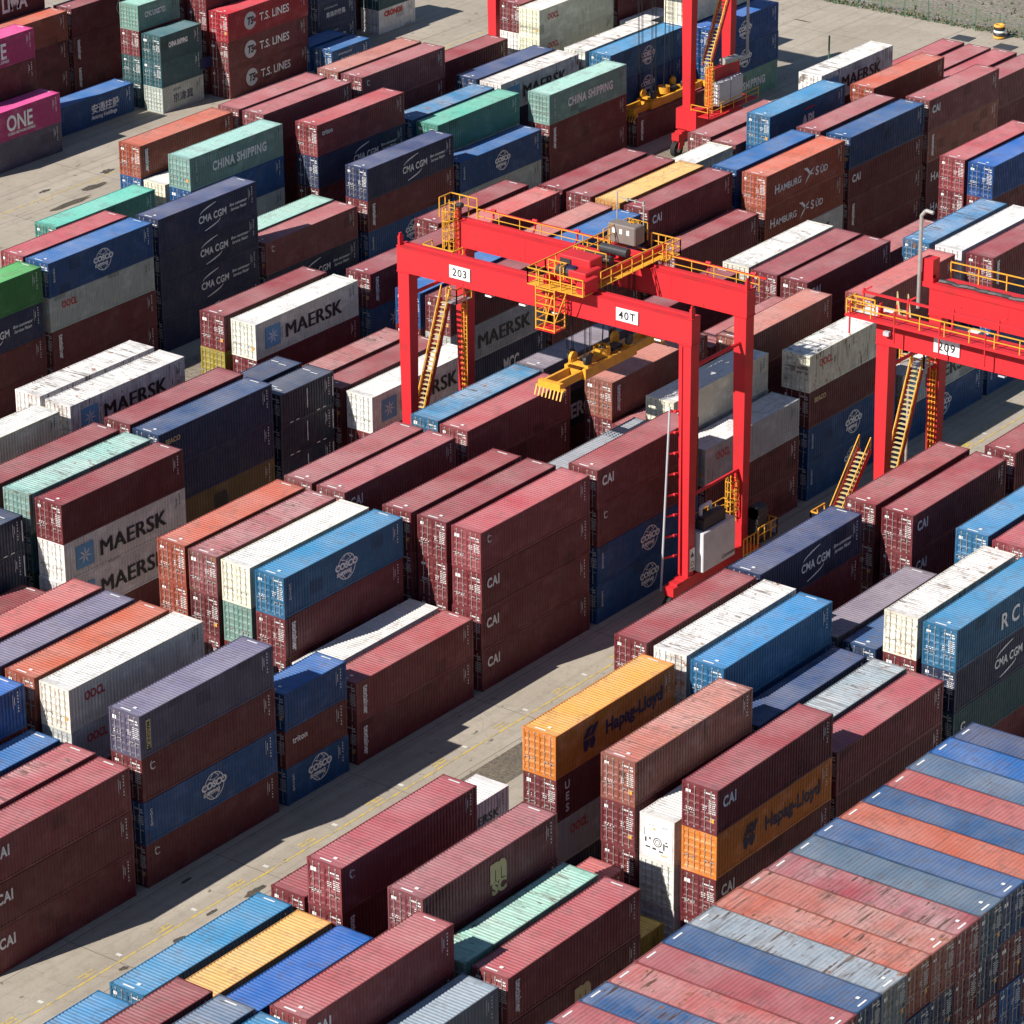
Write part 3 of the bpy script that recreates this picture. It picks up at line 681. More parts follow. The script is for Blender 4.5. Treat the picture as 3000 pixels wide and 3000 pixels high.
quad(bm, [(-600, 154.6, 0.008), (600, 154.6, 0.008), (600, 900, 0.008), (-600, 900, 0.008)])
me = bpy.data.meshes.new('verge'); bm.to_mesh(me); bm.free(); me.materials.append(VERGE); obj('verge', me, None, kind='structure')
YL = worn_line('worn_yellow_paint', (0.60, 0.43, 0.07, 1))
def lines(name, mat, rects):
    bm = bmesh.new()
    for x0, x1, y0, y1 in rects: quad(bm, [(x0, y0, 0.012), (x1, y0, 0.012), (x1, y1, 0.012), (x0, y1, 0.012)])
    me = bpy.data.meshes.new(name); bm.to_mesh(me); bm.free(); me.materials.append(mat); obj(name, me, None, kind='structure')
rc = [(4.42, 4.56, -90, 130), (3.25, 3.37, 40, 130), (-94.9, -94.75, 20, 130), (-20.1, -19.97, -60, 120), (-50.2, -50.05, -60, 125)]
for k in range(-12, 14):
    y = -43.4+6.6*(k+2); rc += [(3.75, 3.9, y, y+1.3), (4.05, 4.2, y, y+1.3), (3.9, 4.05, y+0.55, y+0.75), (-94.2, -94.05, y+60, y+61.2)]
lines('lane_marking', YL, rc)
lines('lane_stud_marking', MAT['linewhite'], [(3.72, 4.12, -53.3+6.6*k, -53.05+6.6*k) for k in range(30)])
bm = bmesh.new()
OIL = rough_mat('oil_stain', (0.10, 0.085, 0.07, 1), (0.15, 0.125, 0.10, 1), (0.07, 0.06, 0.05, 1), 2.0)
rnd = random.Random(5)
def blot(cx, cy, rx, ry, rot=0.0, n=16):
    ps = []
    for i in range(n):
        a = 2*pi*i/n; k = rnd.uniform(0.65, 1.15); px, py = rx*k*cos(a), ry*k*sin(a)
        ps.append(bm.verts.new((cx+px*cos(rot)-py*sin(rot), cy+px*sin(rot)+py*cos(rot), 0.016)))
    bm.faces.new(ps)
for a in ((-93.4, 62.0, 0.5, 1.7), (-95.5, 66.2, 0.5, 0.9), (-91.8, 56.9, 0.45, 3.3), (-96.2, 58.5, 0.3, 0.8), (-95.3, 50.5, 0.5, 0.8), (-97, 70, 0.4, 0.5),
          (5.6, -36.6, 0.25, 0.55), (5.4, -29.5, 0.3, 0.9), (5.9, -26.8, 0.2, 0.7), (5.0, -33, 0.15, 0.5), (1.2, -31, 0.15, 0.5), (6.0, -22.5, 0.4, 0.5), (5.2, -41, 0.2, 0.4), (-70, 146.5, 1.2, 0.2), (6, -24.2, 0.3, 0.2)):
    blot(*a)
me = bpy.data.meshes.new('oil_stains'); bm.to_mesh(me); bm.free(); me.materials.append(OIL); obj('oil_stains', me, None, kind='structure')
# ---------------------------------------------------------------- container stacks
R1 = [18.4, 21.4, 24.25, 27.1, 30.0, 32.85]
R2 = [0, -2.9, -5.83, -8.68, -11.5, -14.35]
R3 = [-25.5, -28.5, -31.45, -34.3, -37.25, -40.35]
R4 = [-59.3, -62.05, -64.9, -67.75, -70.7, -73.5]
R5 = [-103.1, -106.1, -108.9, -111.8, -114.7, -117.7]
B1 = [(0, -66.2, 40, 'm m c'), (2, -66.3, 40, 'm m m m'), (3, -66.2, 40, 'm m m A+'), (4, -66.3, 40, 'm m m c+'),
 (0, -53.1, 40, 'm m c'), (1, -53.3, 40, 'm m y'), (2, -53.3, 40, 'm m B-'), (4, -53.4, 40, 'm m m q:cai'), (5, -53.3, 40, 'b b L'),
 (0, -40.0, 20, 'm m m'), (0, -27.3, 20, 'm. m. w.:msk'), (1, -40.2, 40, 'm m m:tex q:sea'), (3, -40.2, 40, 'm m m p:msc'), (4, -40.3, 40, 'm m s+'), (5, -40.2, 40, 'm M:msc q:tex'),
 (3, -27.6, 20, 'm. S-.'), (4, -27.7, 20, 'z.'),
 (1, -20.5, 40, 'x g:oocl m:ues H:hapag'), (3, -20.5, 40, 'm m m O+'), (4, -20.6, 40, 'w- w- w-*'), (5, -20.5, 40, 'm m:cai H:hapag m:cai'),
 (0, -7.1, 40, 'm m m m'), (1, -7.1, 40, 'm m g w+'), (2, -7.3, 40, 'b b b c-'), (3, -7.6, 40, 'm m N'), (4, -7.6, 40, 'm m L++'), (5, -7.7, 40, 'm m q'),
 (0, 5.4, 40, 'm m m n:cma'), (2, 5.7, 40, 'm m U'), (3, 5.6, 40, 'm m I'), (4, 5.8, 40, 'm m m W+'), (5, 5.8, 40, 'm T:teal1 n:cma c-:rcl'),
 (0, 19.3, 40, 'm m m m'), (1, 19.2, 40, 'm m m:cai m:cai'), (3, 19.3, 40, 'm m b c'), (4, 19.0, 40, 'm m m q'), (0, 32.6, 40, 'z. z. z.'), (1, 32.6, 40, 'm m m m')]
B2 = [(0, -46.35, 40, 'm:cai m:cai q:cai'), (1, -46.2, 40, 'm m q+'), (2, -46.2, 40, 'm m b'), (3, -46.1, 40, 'm m m B'),
 (0, -33.1, 40, 'm:sea b:cos m:sea u:ylab'), (2, -33.0, 40, 'm m g:oocl W:oocl'), (3, -33.1, 40, 'm m m o'), (4, -33.1, 40, 'm m m u'), (5, -33.1, 40, 'm m m S'),
 (0, -20.05, 20, 'b.:cos m.:tri b.'), (0, -13.1, 40, 'm:tex q:tex'), (1, -13.1, 40, 'm w'), (2, -13.1, 40, 'm m m:tex c:cos'), (3, -13.1, 40, 'm m s W'), (4, -13.1, 40, 'm m M p+'), (5, -13.0, 40, 'm m o o'),
 (0, 0.05, 40, 'm:cai m:cai m:cai q:sea'), (1, 0.05, 40, 'm m m m'), (2, 0.0, 40, 'm m m m'), (4, -0.1, 40, 'm m m p:cai'), (5, -0.1, 40, 'm m m p'),
 (0, 13.1, 40, 'b:cos b:cos m:sea m:cai'), (1, 12.8, 40, 'm. m. m. G.'), (4, 13.4, 40, 'm m m q'), (5, 13.7, 40, 'm m m c+'),
 (5, 26.1, 40, 'g m e:ever U'), (3, 26.8, 40, 'm m m O:tex'), (2, 26.3, 40, 'm m p'), (1, 26.4, 40, 'm m g W'), (0, 26.25, 40, 'm m g:oocl'),
 (2, 39.5, 40, 'm m m O'), (0, 39.7, 40, 'b:cos b:cos M:seaco W+:oocl'), (3, 39.5, 40, 'm. m. m. p.'), (5, 39.5, 40, 'm m m m'),
 (5, 52.9, 40, 'm m m W+'), (4, 52.7, 40, 'm m m m'), (3, 52.6, 40, 'm m m m:cai'), (1, 52.9, 40, 'm m m S'), (0, 53.0, 40, 'b:cos g:msk'),
 (4, 65.9, 40, 'm m p'), (3, 65.9, 40, 'm p'), (2, 65.9, 40, 'b b b c+'), (1, 66.0, 40, 'g g m w'), (0, 66.0, 40, 'b:cos b n:teal1 m:tex'),
 (5, 85.7, 40, 'm m m q'), (4, 85.6, 40, 'm m m:sea B-')]
B3 = [(0, -26.8, 40, 'm M'), (1, -19.6, 20, 'x.:dkp x.:dkp x.:dkp x.:dkp'), (0, -12.95, 40, 'm w:msk w:msk m'), (1, -12.9, 40, 'm e T s+'), (2, -12.9, 40, 'm m m m'), (4, -12.9, 40, 'g g g W'),
 (1, 0.05, 40, 'm d:mscb n N:seaco'), (2, 0.3, 40, 'm m m m'), (4, 0.4, 40, 'm m m w+:msk'), (5, 0.5, 40, 'm m m w+'),
 (1, 13.1, 20, 'x.:dkp x.:dkp x.:dkp x.:dkp'), (2, 13.1, 20, 'x.:dkp x.:dkp x.:dkp x.:dkp'),
 (0, 19.9, 40, 'm m w:msk'), (1, 20.0, 40, 'T m m'), (2, 19.8, 40, 'm m p+'), (4, 20.6, 40, 'm m m w:msk'), (5, 20.5, 40, 'm m z m'),
 (4, 34.2, 40, 'm m c:mskblue m:tex'), (1, 33.2, 40, 'm n:mcc g:msk m'), (2, 33.2, 40, 'm m m b'),
 (1, 46.2, 40, 'm m m b'), (2, 46.3, 40, 'm m m k'), (4, 46.8, 40, 'm m m S'), (5, 46.8, 40, 'm m m m'),
 (0, 59.0, 40, 'm m m'), (1, 59.4, 40, 'm m m m:cai'), (2, 59.5, 40, 'm m m y'), (3, 59.4, 40, 'm m m m'), (4, 59.5, 40, 'm m m m'),
 (0, 72.2, 40, 'm g:msk o:ham2 o:ham'), (1, 72.2, 40, 'm m b b'), (4, 78.6, 20, 'w w W'),
 (0, 85.2, 40, 'm m:tex m:cai I'), (1, 85.2, 40, 'm m m p'), (3, 86.0, 40, 'm m b c:apl'), (5, 85.7, 40, 'm m p'), (4, 85.1, 40, 'm m p'),
 (0, 98.3, 40, 'm:ham2 m:ham2 O:tex p:cai'), (2, 98.5, 40, 'm m m o'), (4, 98.9, 40, 'm m m w+:msk'),
 (4, 112.0, 40, 'm m q'), (3, 111.9, 40, 'm m p'), (2, 112.0, 40, 'm m q'), (1, 112.0, 40, 'm m p')]
B4 = [(0, 8.2, 40, 'm m n:cma v-'), (0, 21.2, 40, 'm m:tex g:oocl b:cos'), (1, 21.2, 40, 'm m m q'), (0, 34.1, 40, 'n:cma n:cma n:cma n:cma'), (4, 33.9, 40, 'm m t'),
 (5, 47.4, 40, 'm m b o:tex'), (3, 47.4, 40, 'm g b s:cs'), (4, 47.4, 40, 'm m W'), (1, 47.3, 40, 'm s'), (0, 47.2, 40, 'n:cma p:sea'),
 (0, 60.8, 40, 'b:cos m:tex n:cma'), (2, 60.8, 40, 'm m n:cma q:tri'), (5, 60.4, 40, 'm m m p'), (4, 60.4, 40, 'm m m p'), (5, 74.1, 40, 'm m m k'), (4, 74.1, 40, 'm m m p:sea'),
 (5, 87.4, 40, 'm m m'), (1, 74.1, 40, 'm g t'), (2, 74.1, 40, 'b b c+'), (0, 73.8, 40, 'g b:cos'), (3, 87.3, 40, 'm m N'), (2, 87.3, 40, 'm n w+:msk'), (0, 87.3, 40, 'm m:tex s:cs'),
 (0, 101.2, 40, 'm:tex'), (1, 100.6, 40, 'b:cos b:cos c:cos'), (2, 100.4, 40, 'w w w+'), (5, 101.6, 40, 'm m w m'), (4, 101.0, 40, 'm m W:oocl W:oocl'),
 (3, 113.5, 20, 'w. w. w.'), (1, 113.0, 40, 'b b b W'), (0, 113.2, 40, 's:cs b:cos B:cos'), (4, 114.0, 40, 'm m m m')]
B5 = [(0, 56.0, 40, 'u a-:one'), (1, 56.1, 40, 'M M M a-:one'), (1, 69.4, 40, 'b:ant'), (4, 69.5, 40, 'm m o'), (4, 82.3, 40, 'm:tex m:tex m:dfic'), (1, 82.7, 20, 'T. T. m. s.:cin'), (0, 82.5, 20, 'g.:wgt T.:patch T.:csp'),
 (0, 90.0, 40, 'm:ts m:ts R-:ts', 2.2), (1, 90.0, 40, 'm m m m', 2.4), (2, 90.0, 40, 'm m m m', 2.3), (0, 106.9, 20, 'N.:chw N.:chw N.:chw', -0.4), (1, 112.8, 20, 'm.:tw2 m.:tw2 m.:tw2'), (0, 116.2, 20, 'w.:cro T.'),
 (0, 101.9, 20, 'b.:chw', 5.5), (1, 101.9, 20, 'b.', 5.6), (5, 69.5, 40, 'm m m M:ma')]
build_block('block right of road', R1, B1, 'containers in the block right of the central road')
build_block('block under crane 203', R2, B2, 'containers in the block under crane 203')
build_block('block behind crane 203', R3, B3, 'containers in the block behind crane 203')
build_block('block past wide lane', R4, B4, 'containers in the far block past the wide lane')
build_block('far left yard', R5, B5, 'containers in the far left yard')
# the block of containers standing crosswise in the near right corner
cols = ['N', 'b', 'A', 'S', 'I', 'o', 'I', 'A', 'q++', 'O+', 'o+', 'L++', 'I', 'q', 'S+', 'I+', 'q', 'I']
low = 'mbmImnmbmmImbnmmbm'
for i, cc in enumerate(cols):
    yb = -5.55-i*2.455; z = 0.0
    for t_ in range(4):
        code = cc if t_ == 3 else low[(i*5+t_*7) % len(low)]
        c, logo, H, wear, reef = parse(code)
        tier = ('bottom tier', 'second tier up', 'third tier up', 'top tier')[t_]
        container(52.15+random.uniform(-0.06, 0.06), yb, z, 12.192, HCZ, c, None, '%s crosswise container, %s, %s crosswise row counted from far end' % (COL[c][0], tier, ORD[i]), 'crosswise containers in the near right corner', wear+0.12, pi/2)
        z += HCZ+0.004
for k in range(3): container(60.2, -39.0, k*(STZ+0.004), 12.192, STZ, 'z', None, 'yellow container, %s, beyond crosswise block at bottom right corner' % ('bottom tier', 'middle tier', 'top tier')[k], 'yellow containers at the bottom right corner', 0.2)
if HIDDEN: build_hidden()
# reefer machinery on the white container end
def add_reefer(root, H):
    bm = bmesh.new(); y = -0.004
    n = 26
    for r0_, r1_ in ((0.24, 0.30), (0.13, 0.17)):
        P = [[bm.verts.new((0.05+r*cos(2*pi*i/n), y, 1.25+r*sin(2*pi*i/n))) for r in (r0_, r1_)] for i in range(n)]
        for i in range(n): bm.faces.new((P[i][0], P[i][1], P[(i+1) % n][1], P[(i+1) % n][0]))
    for x, z, w_, h_ in ((-0.85, 1.1, 0.12, 0.30), (-0.80, 0.75, 0.35, 0.10), (0.45, 0.85, 0.10, 0.45), (0.58, 1.15, 0.22, 0.10), (-0.9, 1.5, 0.04, 0.5), (0.6, 1.35, 0.14, 0.1), (-0.3, 0.72, 0.25, 0.12), (-0.55, 1.3, 0.12, 0.15), (0.15, 0.65, 0.3, 0.1), (-1.0, 2.45, 0.1, 0.03), (0.3, 2.3, 0.5, 0.03), (-0.6, 2.25, 0.4, 0.03)):
        quad(bm, [(x, y, z), (x+w_, y, z), (x+w_, y, z+h_), (x, y, z+h_)])
    part('fan_and_valves', bm, MAT['dark'], root)
    bm = bmesh.new(); quad(bm, [(0.3, y, 0.45), (0.75, y, 0.45), (0.75, y, 0.53), (0.3, y, 0.53)]); quad(bm, [(-0.25, y, 2.0), (-0.1, y, 2.0), (-0.1, y, 2.12), (-0.25, y, 2.12)])
    part('sticker', bm, MAT['yellow'], root)
for o in list(C.objects):
    if o.name.startswith('reefer_unit'): add_reefer(o, HCZ)
# ---------------------------------------------------------------- cranes
def rail(bm, pts, z0, h=1.05, step=1.4, w_=0.055, mid=True):
    """guard rail along a polyline of (x, y) at deck height z0"""
    for (xa, ya), (xb, yb) in zip(pts[:-1], pts[1:]):
        a = Vector((xa, ya, z0)); b = Vector((xb, yb, z0)); n = max(1, int(round((b-a).length/step)))
        for i in range(n+1):
            p = a+(b-a)*i/n; bar(bm, p, p+Vector((0, 0, h)), w_)
        bar(bm, a+Vector((0, 0, h)), b+Vector((0, 0, h)), w_)
        if mid: bar(bm, a+Vector((0, 0, h*0.52)), b+Vector((0, 0, h*0.52)), w_*0.85)
def stair(parent, a, b, width, axis='y', railcol='yellow'):
    a = Vector(a); b = Vector(b); d = b-a; s = Vector((width/2, 0, 0)) if axis == 'y' else Vector((0, width/2, 0))
    bm = bmesh.new()
    for k in (-1, 1): bar(bm, a+s*k, b+s*k, 0.08, 0.26)
    st = part('stair', bm, MAT['red'], parent)
    bm = bmesh.new(); n = int(d.length/0.34)
    for i in range(1, n):
        p = a+d*i/n; bar(bm, p-s, p+s, 0.24, 0.045)
    part('treads', bm, MAT['cream'], st)
    bm = bmesh.new()
    for k in (-1, 1):
        bar(bm, a+s*k+Vector((0, 0, 1.0)), b+s*k+Vector((0, 0, 1.0)), 0.07); bar(bm, a+s*k+Vector((0, 0, 0.55)), b+s*k+Vector((0, 0, 0.55)), 0.05)
        m = max(2, int(d.length/1.6))
        for i in range(m+1): p = a+d*i/m+s*k; bar(bm, p, p+Vector((0, 0, 1.0)), 0.05)
    part('handrail', bm, MAT[railcol], st)
def cage_ladder(parent, x, y, z0, z1, face=(0, -1), rad=0.38):
    bm = bmesh.new(); fx, fy = face; sx, sy = -fy, fx
    for k in (-1, 1): bar(bm, (x+sx*0.24*k, y+sy*0.24*k, z0), (x+sx*0.24*k, y+sy*0.24*k, z1), 0.06)
    z = z0+0.3
    while z < z1: bar(bm, (x-sx*0.24, y-sy*0.24, z), (x+sx*0.24, y+sy*0.24, z), 0.04); z += 0.33
    ld = part('ladder', bm, MAT['yellow'], parent)
    bm = bmesh.new(); z = max(z0+1.0, z0); n = 7; P = []
    for i in range(n):
        a = pi*i/(n-1); P.append((x+sx*rad*cos(a)+fx*rad*1.7*sin(a), y+sy*rad*cos(a)+fy*rad*1.7*sin(a)))
    zs = []; zz = z0+0.9
    while zz <= z1+0.05: zs.append(zz); zz += 0.75
    for zz in zs:
        for i in range(n-1): bar(bm, (*P[i], zz), (*P[i+1], zz), 0.05, 0.07)
    for i in range(n): bar(bm, (*P[i], zs[0]), (*P[i], zs[-1]), 0.045)
    part('safety_cage', bm, MAT['yellow'], ld)
def tapered_leg(bm, x, y, wx, wy, z0, z1, wb=0.7, ramp_h=1.6):
    """box leg (x, y = low corner), narrower at the foot, flared at the head"""
    sec = [(z0, wb), (z0+(z1-z0)*0.78, 1.0), (z1, 1.0)]; V = []
    for z, k in sec:
        cx, cy = x+wx/2, y+wy/2; a, b = wx*k/2, wy*k/2
        V.append([bm.verts.new((cx-a, cy-b, z)), bm.verts.new((cx+a, cy-b, z)), bm.verts.new((cx+a, cy+b, z)), bm.verts.new((cx-a, cy+b, z))])
    for A, B in zip(V[:-1], V[1:]):
        for i in range(4): bm.faces.new((A[i], A[(i+1) % 4], B[(i+1) % 4], B[i]))
    bm.faces.new(V[0][::-1]); bm.faces.new(V[-1])
def girder_mesh(x0, x1, y0, y1, z0, z1):
    bm = bmesh.new(); box(bm, x0, x1, y0+0.06, y1-0.06, z0, z1)
    box(bm, x0-0.02, x1+0.02, y0, y1, z1, z1+0.04); box(bm, x0-0.02, x1+0.02, y0, y1, z0-0.04, z0)
    n = int((x1-x0)/2.0)
    for i in range(1, n): box(bm, x0+i*2.0-0.03, x0+i*2.0+0.03, y0+0.035, y0+0.06, z0, z0+0.24)
    for i in range(1, 4): xx = x0+(x1-x0)*i/4; box(bm, xx-0.05, xx+0.05, y0+0.045, y0+0.062, z0, z1)
    yb = (y0+y1)/2; bar(bm, (x0+0.3, yb, z1+0.09), (x1-0.3, yb, z1+0.09), 0.09, 0.10)
    for xx in (x0+0.15, x1-0.15):                             # rail stops
        box(bm, xx-0.09, xx+0.09, y0+0.12, y0+0.55, z1+0.04, z1+0.75); box(bm, xx-0.05, xx+0.05, y0+0.2, y0+0.45, z1+0.75, z1+0.95)
    return bm
def sign(parent, text, x, y, z, w_, h_, size):
    bm = bmesh.new(); box(bm, x, x+w_, y-0.03, y, z, z+h_); s = part('sign_plate', bm, MAT['white'], parent)
    bm = bmesh.new(); text_mesh(bm, text, size, (x+w_/2, y-0.036, z+h_*0.2), (1, 0, 0), (0, 0, 1), bold=0.012, align='CENTER', space=1.15)
    part('lettering', bm, MAT['black'], s)
def wheels(parent, x, y):
    """bogie at the end of the sill beam: yoke with one big wheel"""
    bm = bmesh.new()
    for k in (-1, 1): bar(bm, (x+0.36*k, y+0.3, 2.0), (x+0.36*k, y, 0.75), 0.10, 0.5)
    box(bm, x-0.42, x+0.42, y-0.25, y+0.75, 1.6, 2.25); box(bm, x-0.3, x+0.3, y+0.3, y+0.9, 0.9, 1.6)
    bg_ = part('wheel_bogie', bm, MAT['red'], parent)
    bm = bmesh.new(); tube(bm, (x-0.24, y, 0.75), (x+0.24, y, 0.75), 0.75, 24); whl = part('wheel', bm, MAT['rubber'], bg_)
    bm = bmesh.new(); tube(bm, (x-0.26, y, 0.75), (x+0.26, y, 0.75), 0.32, 16); part('hub', bm, MAT['steel'], bg_)
def frame(root, xl, xr, yn, yf, zb, zt, lw=1.0, parts=(1, 1, 1, 1)):
    """two portal frames: near girder front face at yn, far girder front face at yf"""
    gd = 1.15
    for y in (yn, yf):
        part('girder', girder_mesh(xl-0.05, xr+lw+0.05, y, y+gd, zb, zt), MAT['red'], root)
        for x in (xl, xr):
            bm = bmesh.new(); tapered_leg(bm, x, y+0.08, lw, gd-0.16, 2.4, zb-0.05, 0.72)
            box(bm, x-0.06, x+lw+0.06, y+0.03, y+gd-0.03, zb-0.12, zb-0.06)
            part('leg', bm, MAT['red'], root)
    for x in (xl, xr):
        bm = bmesh.new(); cx = x+lw/2
        box(bm, cx-0.38, cx+0.38, yn-1.1, yf+gd+1.1, 1.55, 2.4); box(bm, cx-0.45, cx+0.45, yn-0.4, yn+1.5, 2.4, 2.46); box(bm, cx-0.45, cx+0.45, yf-0.4, yf+1.5, 2.4, 2.46)
        part('sill_beam', bm, MAT['red'], root)
        wheels(root, cx, yn-1.35); wheels(root, cx, yf+gd+0.75)
        bm = bmesh.new(); tube(bm, (cx, yn+0.9, zb-2.0), (cx, yf+0.2, zb-2.0), 0.14, 10); part('tie_pipe', bm, MAT['red'], root)
def spreader(root, cx, y0, z, yhalf=None, cables=True, ztop=21.5, short=False):
    """hoisting frame along Y: centre line cx, from y0 to y0+12.2, underside at z"""
    L = 12.19; yc = y0+L/2; P = thing('spreader', root[0], 'spreader', (0, 0, 0)); Y = MAT['yellow']
    e = 3.05 if short else L/2
    bm = bmesh.new()
    for k in (-1, 1): box(bm, cx+k*0.78-0.14, cx+k*0.78+0.14, yc-3.1, yc+3.1, z+0.05, z+0.82)
    for yy in (-3.1, -1.1, 1.1, 3.0): box(bm, cx-0.64, cx+0.64, yc+yy, yc+yy+0.14, z+0.2, z+0.62)
    part('main_frame', bm, Y, P)
    if not short:
        for sgn in (-1, 1):
            bm = bmesh.new(); a, b = sorted((yc+sgn*3.1, yc+sgn*(e-0.25)))
            for k in (-1, 1): box(bm, cx+k*0.56-0.10, cx+k*0.56+0.10, a, b, z+0.10, z+0.70)
            part('telescopic_arm', bm, Y, P)
            bm = bmesh.new(); ye = yc+sgn*e; a, b = sorted((ye, ye-sgn*0.32))
            box(bm, cx-0.95, cx+0.95, a-0.05, b+0.05, z+0.14, z+0.66)
            for k in (-1, 1): bar(bm, (cx+k*0.6, (a+b)/2, z+0.38), (cx+k*1.17, (a+b)/2, z+0.12), 0.3, 0.26)
            eb = part('end_beam', bm, Y, P)
            for i in range(8 if sgn < 0 else 2):
                xx = cx-1.1+2.2*i/(7 if sgn < 0 else 1); bm = bmesh.new()
                bar(bm, (xx, ye, z+0.2), (xx+0.12, ye+sgn*0.42, z-0.38), 0.09, 0.05); part('guide_flipper', bm, Y, eb)
    for sgn in (-1, 1):
        yy = yc+sgn*2.5
        bm = bmesh.new(); box(bm, cx-0.85, cx+0.85, yy-0.22, yy+0.22, z+0.78, z+0.98); tube(bm, (cx-0.72, yy, z+1.25), (cx-0.50, yy, z+1.25), 0.42, 16); box(bm, cx-0.80, cx-0.45, yy-0.30, yy+0.30, z+0.95, z+1.20)
        sb = part('headblock', bm, Y, P)
        bm = bmesh.new(); tube(bm, (cx-0.92, yy+0.1, z+1.35), (cx-0.76, yy+0.1, z+1.35), 0.44, 18); tube(bm, (cx+0.55, yy, z+1.3), (cx+0.75, yy, z+1.3), 0.40, 18); part('sheave', bm, MAT['dark'], sb)
    bm = bmesh.new(); n = 22; c0 = Vector((cx, yc+0.1, z+0.80))
    for r, a0, a1 in ((0.62, 0, 0.62), (0.56, 0, 0.62)):
        A = [bm.verts.new(c0+Vector((r*cos(2*pi*i/n), r*sin(2*pi*i/n), a0))) for i in range(n)]; B = [bm.verts.new(c0+Vector((r*cos(2*pi*i/n), r*sin(2*pi*i/n), a1))) for i in range(n)]
        for i in range(n): bm.faces.new((A[i], A[(i+1) % n], B[(i+1) % n], B[i]))
    part('cable_basket', bm, Y, P)
    bm = bmesh.new(); n = 18; tube(bm, c0+Vector((0, 0, 0.02)), c0+Vector((0, 0, 0.3)), 0.5, n)
    for k in range(5): tube(bm, c0+Vector((0.3*cos(k*1.3), 0.3*sin(k*1.3), 0.25)), c0+Vector((0.1*cos(k*1.3), 0.1*sin(k*1.3), 0.62)), 0.05, 6)
    box(bm, cx-0.4, cx+0.35, yc+0.95, yc+2.1, z+0.78, z+1.05); tube(bm, (cx-0.25, yc-1.9, z+0.95), (cx-0.25, yc-0.8, z+0.95), 0.16, 10)
    part('control_box', bm, MAT['dark'], P)
    if cables:
        for sgn in (-1, 1):
            for dx in (-0.9, -0.78, 0.6, 0.72):
                for dy in (-0.30, 0.30):
                    bm = bmesh.new(); yy = yc+sgn*2.5+dy; tube(bm, (cx+dx, yy, z+1.3), (cx+dx*1.15, yy+sgn*0.15, ztop), 0.028, 5); part('hoist_rope', bm, MAT['rope'], P)
        bm = bmesh.new(); tube(bm, c0+Vector((0, 0, 0.3)), (cx+0.25, yc+0.25, ztop), 0.045, 6); part('power_cable', bm, MAT['rope'], P)
    return P
# ---- crane 203
XL, XR, YN, YF, ZB, ZT = -21.8, 2.75, 18.65, 25.35, 19.88, 21.72
c203 = thing('gantry_crane', 'red rubber tyred gantry crane numbered 203 with yellow trolley rails', 'gantry crane', (0, 0, 0), 0, 'red gantry cranes')
frame(c203, XL, XR, YN, YF, ZB, ZT)
sign(c203, '203', -17.0, YN-0.01, 20.4, 1.85, 0.95, 0.80)
sign(c203, '40T', -2.45, YN-0.01, 20.4, 1.85, 0.95, 0.80)
# walkway on the far side of the far girder with rail and pipes
bm = bmesh.new(); box(bm, -22, 3.6, YF+1.16, YF+1.85, ZT-0.62, ZT-0.56)
wk = part('walkway', bm, MAT['steel'], c203)
bm = bmesh.new(); rail(bm, [(-21, YF+1.85), (3.6, YF+1.85)], ZT-0.56, 1.1, 1.9); part('handrail', bm, MAT['yellow'], wk)
bm = bmesh.new(); bar(bm, (-21, YF+2.35, ZT+0.35), (3.9, YF+2.35, ZT+0.35), 0.16, 0.12)
for k in range(7):
    x = -20+k*3.8; bar(bm, (x, YF+1.8, ZT-0.6), (x, YF+2.4, ZT-0.1), 0.10); bar(bm, (x, YF+2.35, ZT-0.1), (x, YF+2.35, ZT+0.45), 0.10); tube(bm, (x-0.2, YF+2.35, ZT+0.5), (x+0.2, YF+2.35, ZT+0.5), 0.11, 8)
part('festoon_beam', bm, MAT['red'], c203)
bm = bmesh.new(); tube(bm, (-12.6, YF+1.4, ZT-0.35), (-9.6, YF+1.4, ZT-0.35), 0.16, 8); part('cable_tray', bm, MAT['grey'], c203)
# landing and caged ladder at the left end of the far girder
bm = bmesh.new(); box(bm, -23.9, -20.9, YF-1.3, YF-0.05, 18.70, 18.76); ld = part('landing', bm, MAT['steel'], c203)
bm = bmesh.new(); rail(bm, [(-23.8, YF-0.1), (-23.8, YF-1.25), (-20.95, YF-1.25), (-20.95, YF-0.1)], 18.76, 1.1, 0.9, 0.07); part('handrail', bm, MAT['yellow'], ld)
cage_ladder(c203, -21.9, YF-0.12, 18.8, 23.3, (0, -1), 0.55)
bm = bmesh.new(); rail(bm, [(-23.0, YF-0.2), (-23.0, YF+1.2), (-20.6, YF+1.2)], ZT+0.1, 1.5, 0.7, 0.07); part('handrail', bm, MAT['yellow'], ld)
bm = bmesh.new(); box(bm, -22.3, -21.8, YF+0.3, YF+0.9, ZT+0.05, ZT+1.0); tube(bm, (-22.0, YF+0.6, ZT+1.0), (-21.5, YF+0.6, ZT+1.1), 0.2, 8); part('limit_switch', bm, MAT['dark'], c203)
# diagonal stair on the left legs: platform at the far leg down to the sill
bm = bmesh.new(); box(bm, -21.3, -20.4, YF-1.7, YF+0.1, 16.0, 16.06); lp = part('landing', bm, MAT['steel'], c203)
bm = bmesh.new(); rail(bm, [(-21.3, YF-1.7), (-20.35, YF-1.7), (-20.35, YF+0.1)], 16.06, 1.1, 0.9, 0.07); part('handrail', bm, MAT['yellow'], lp)
stair(c203, (-21.9, YN+1.6, 5.5), (-21.9, YF-1.0, 16.0), 0.8)
cage_ladder(c203, -20.95, YF-0.05, 2.6, 16.0, (0, -1), 0.02)
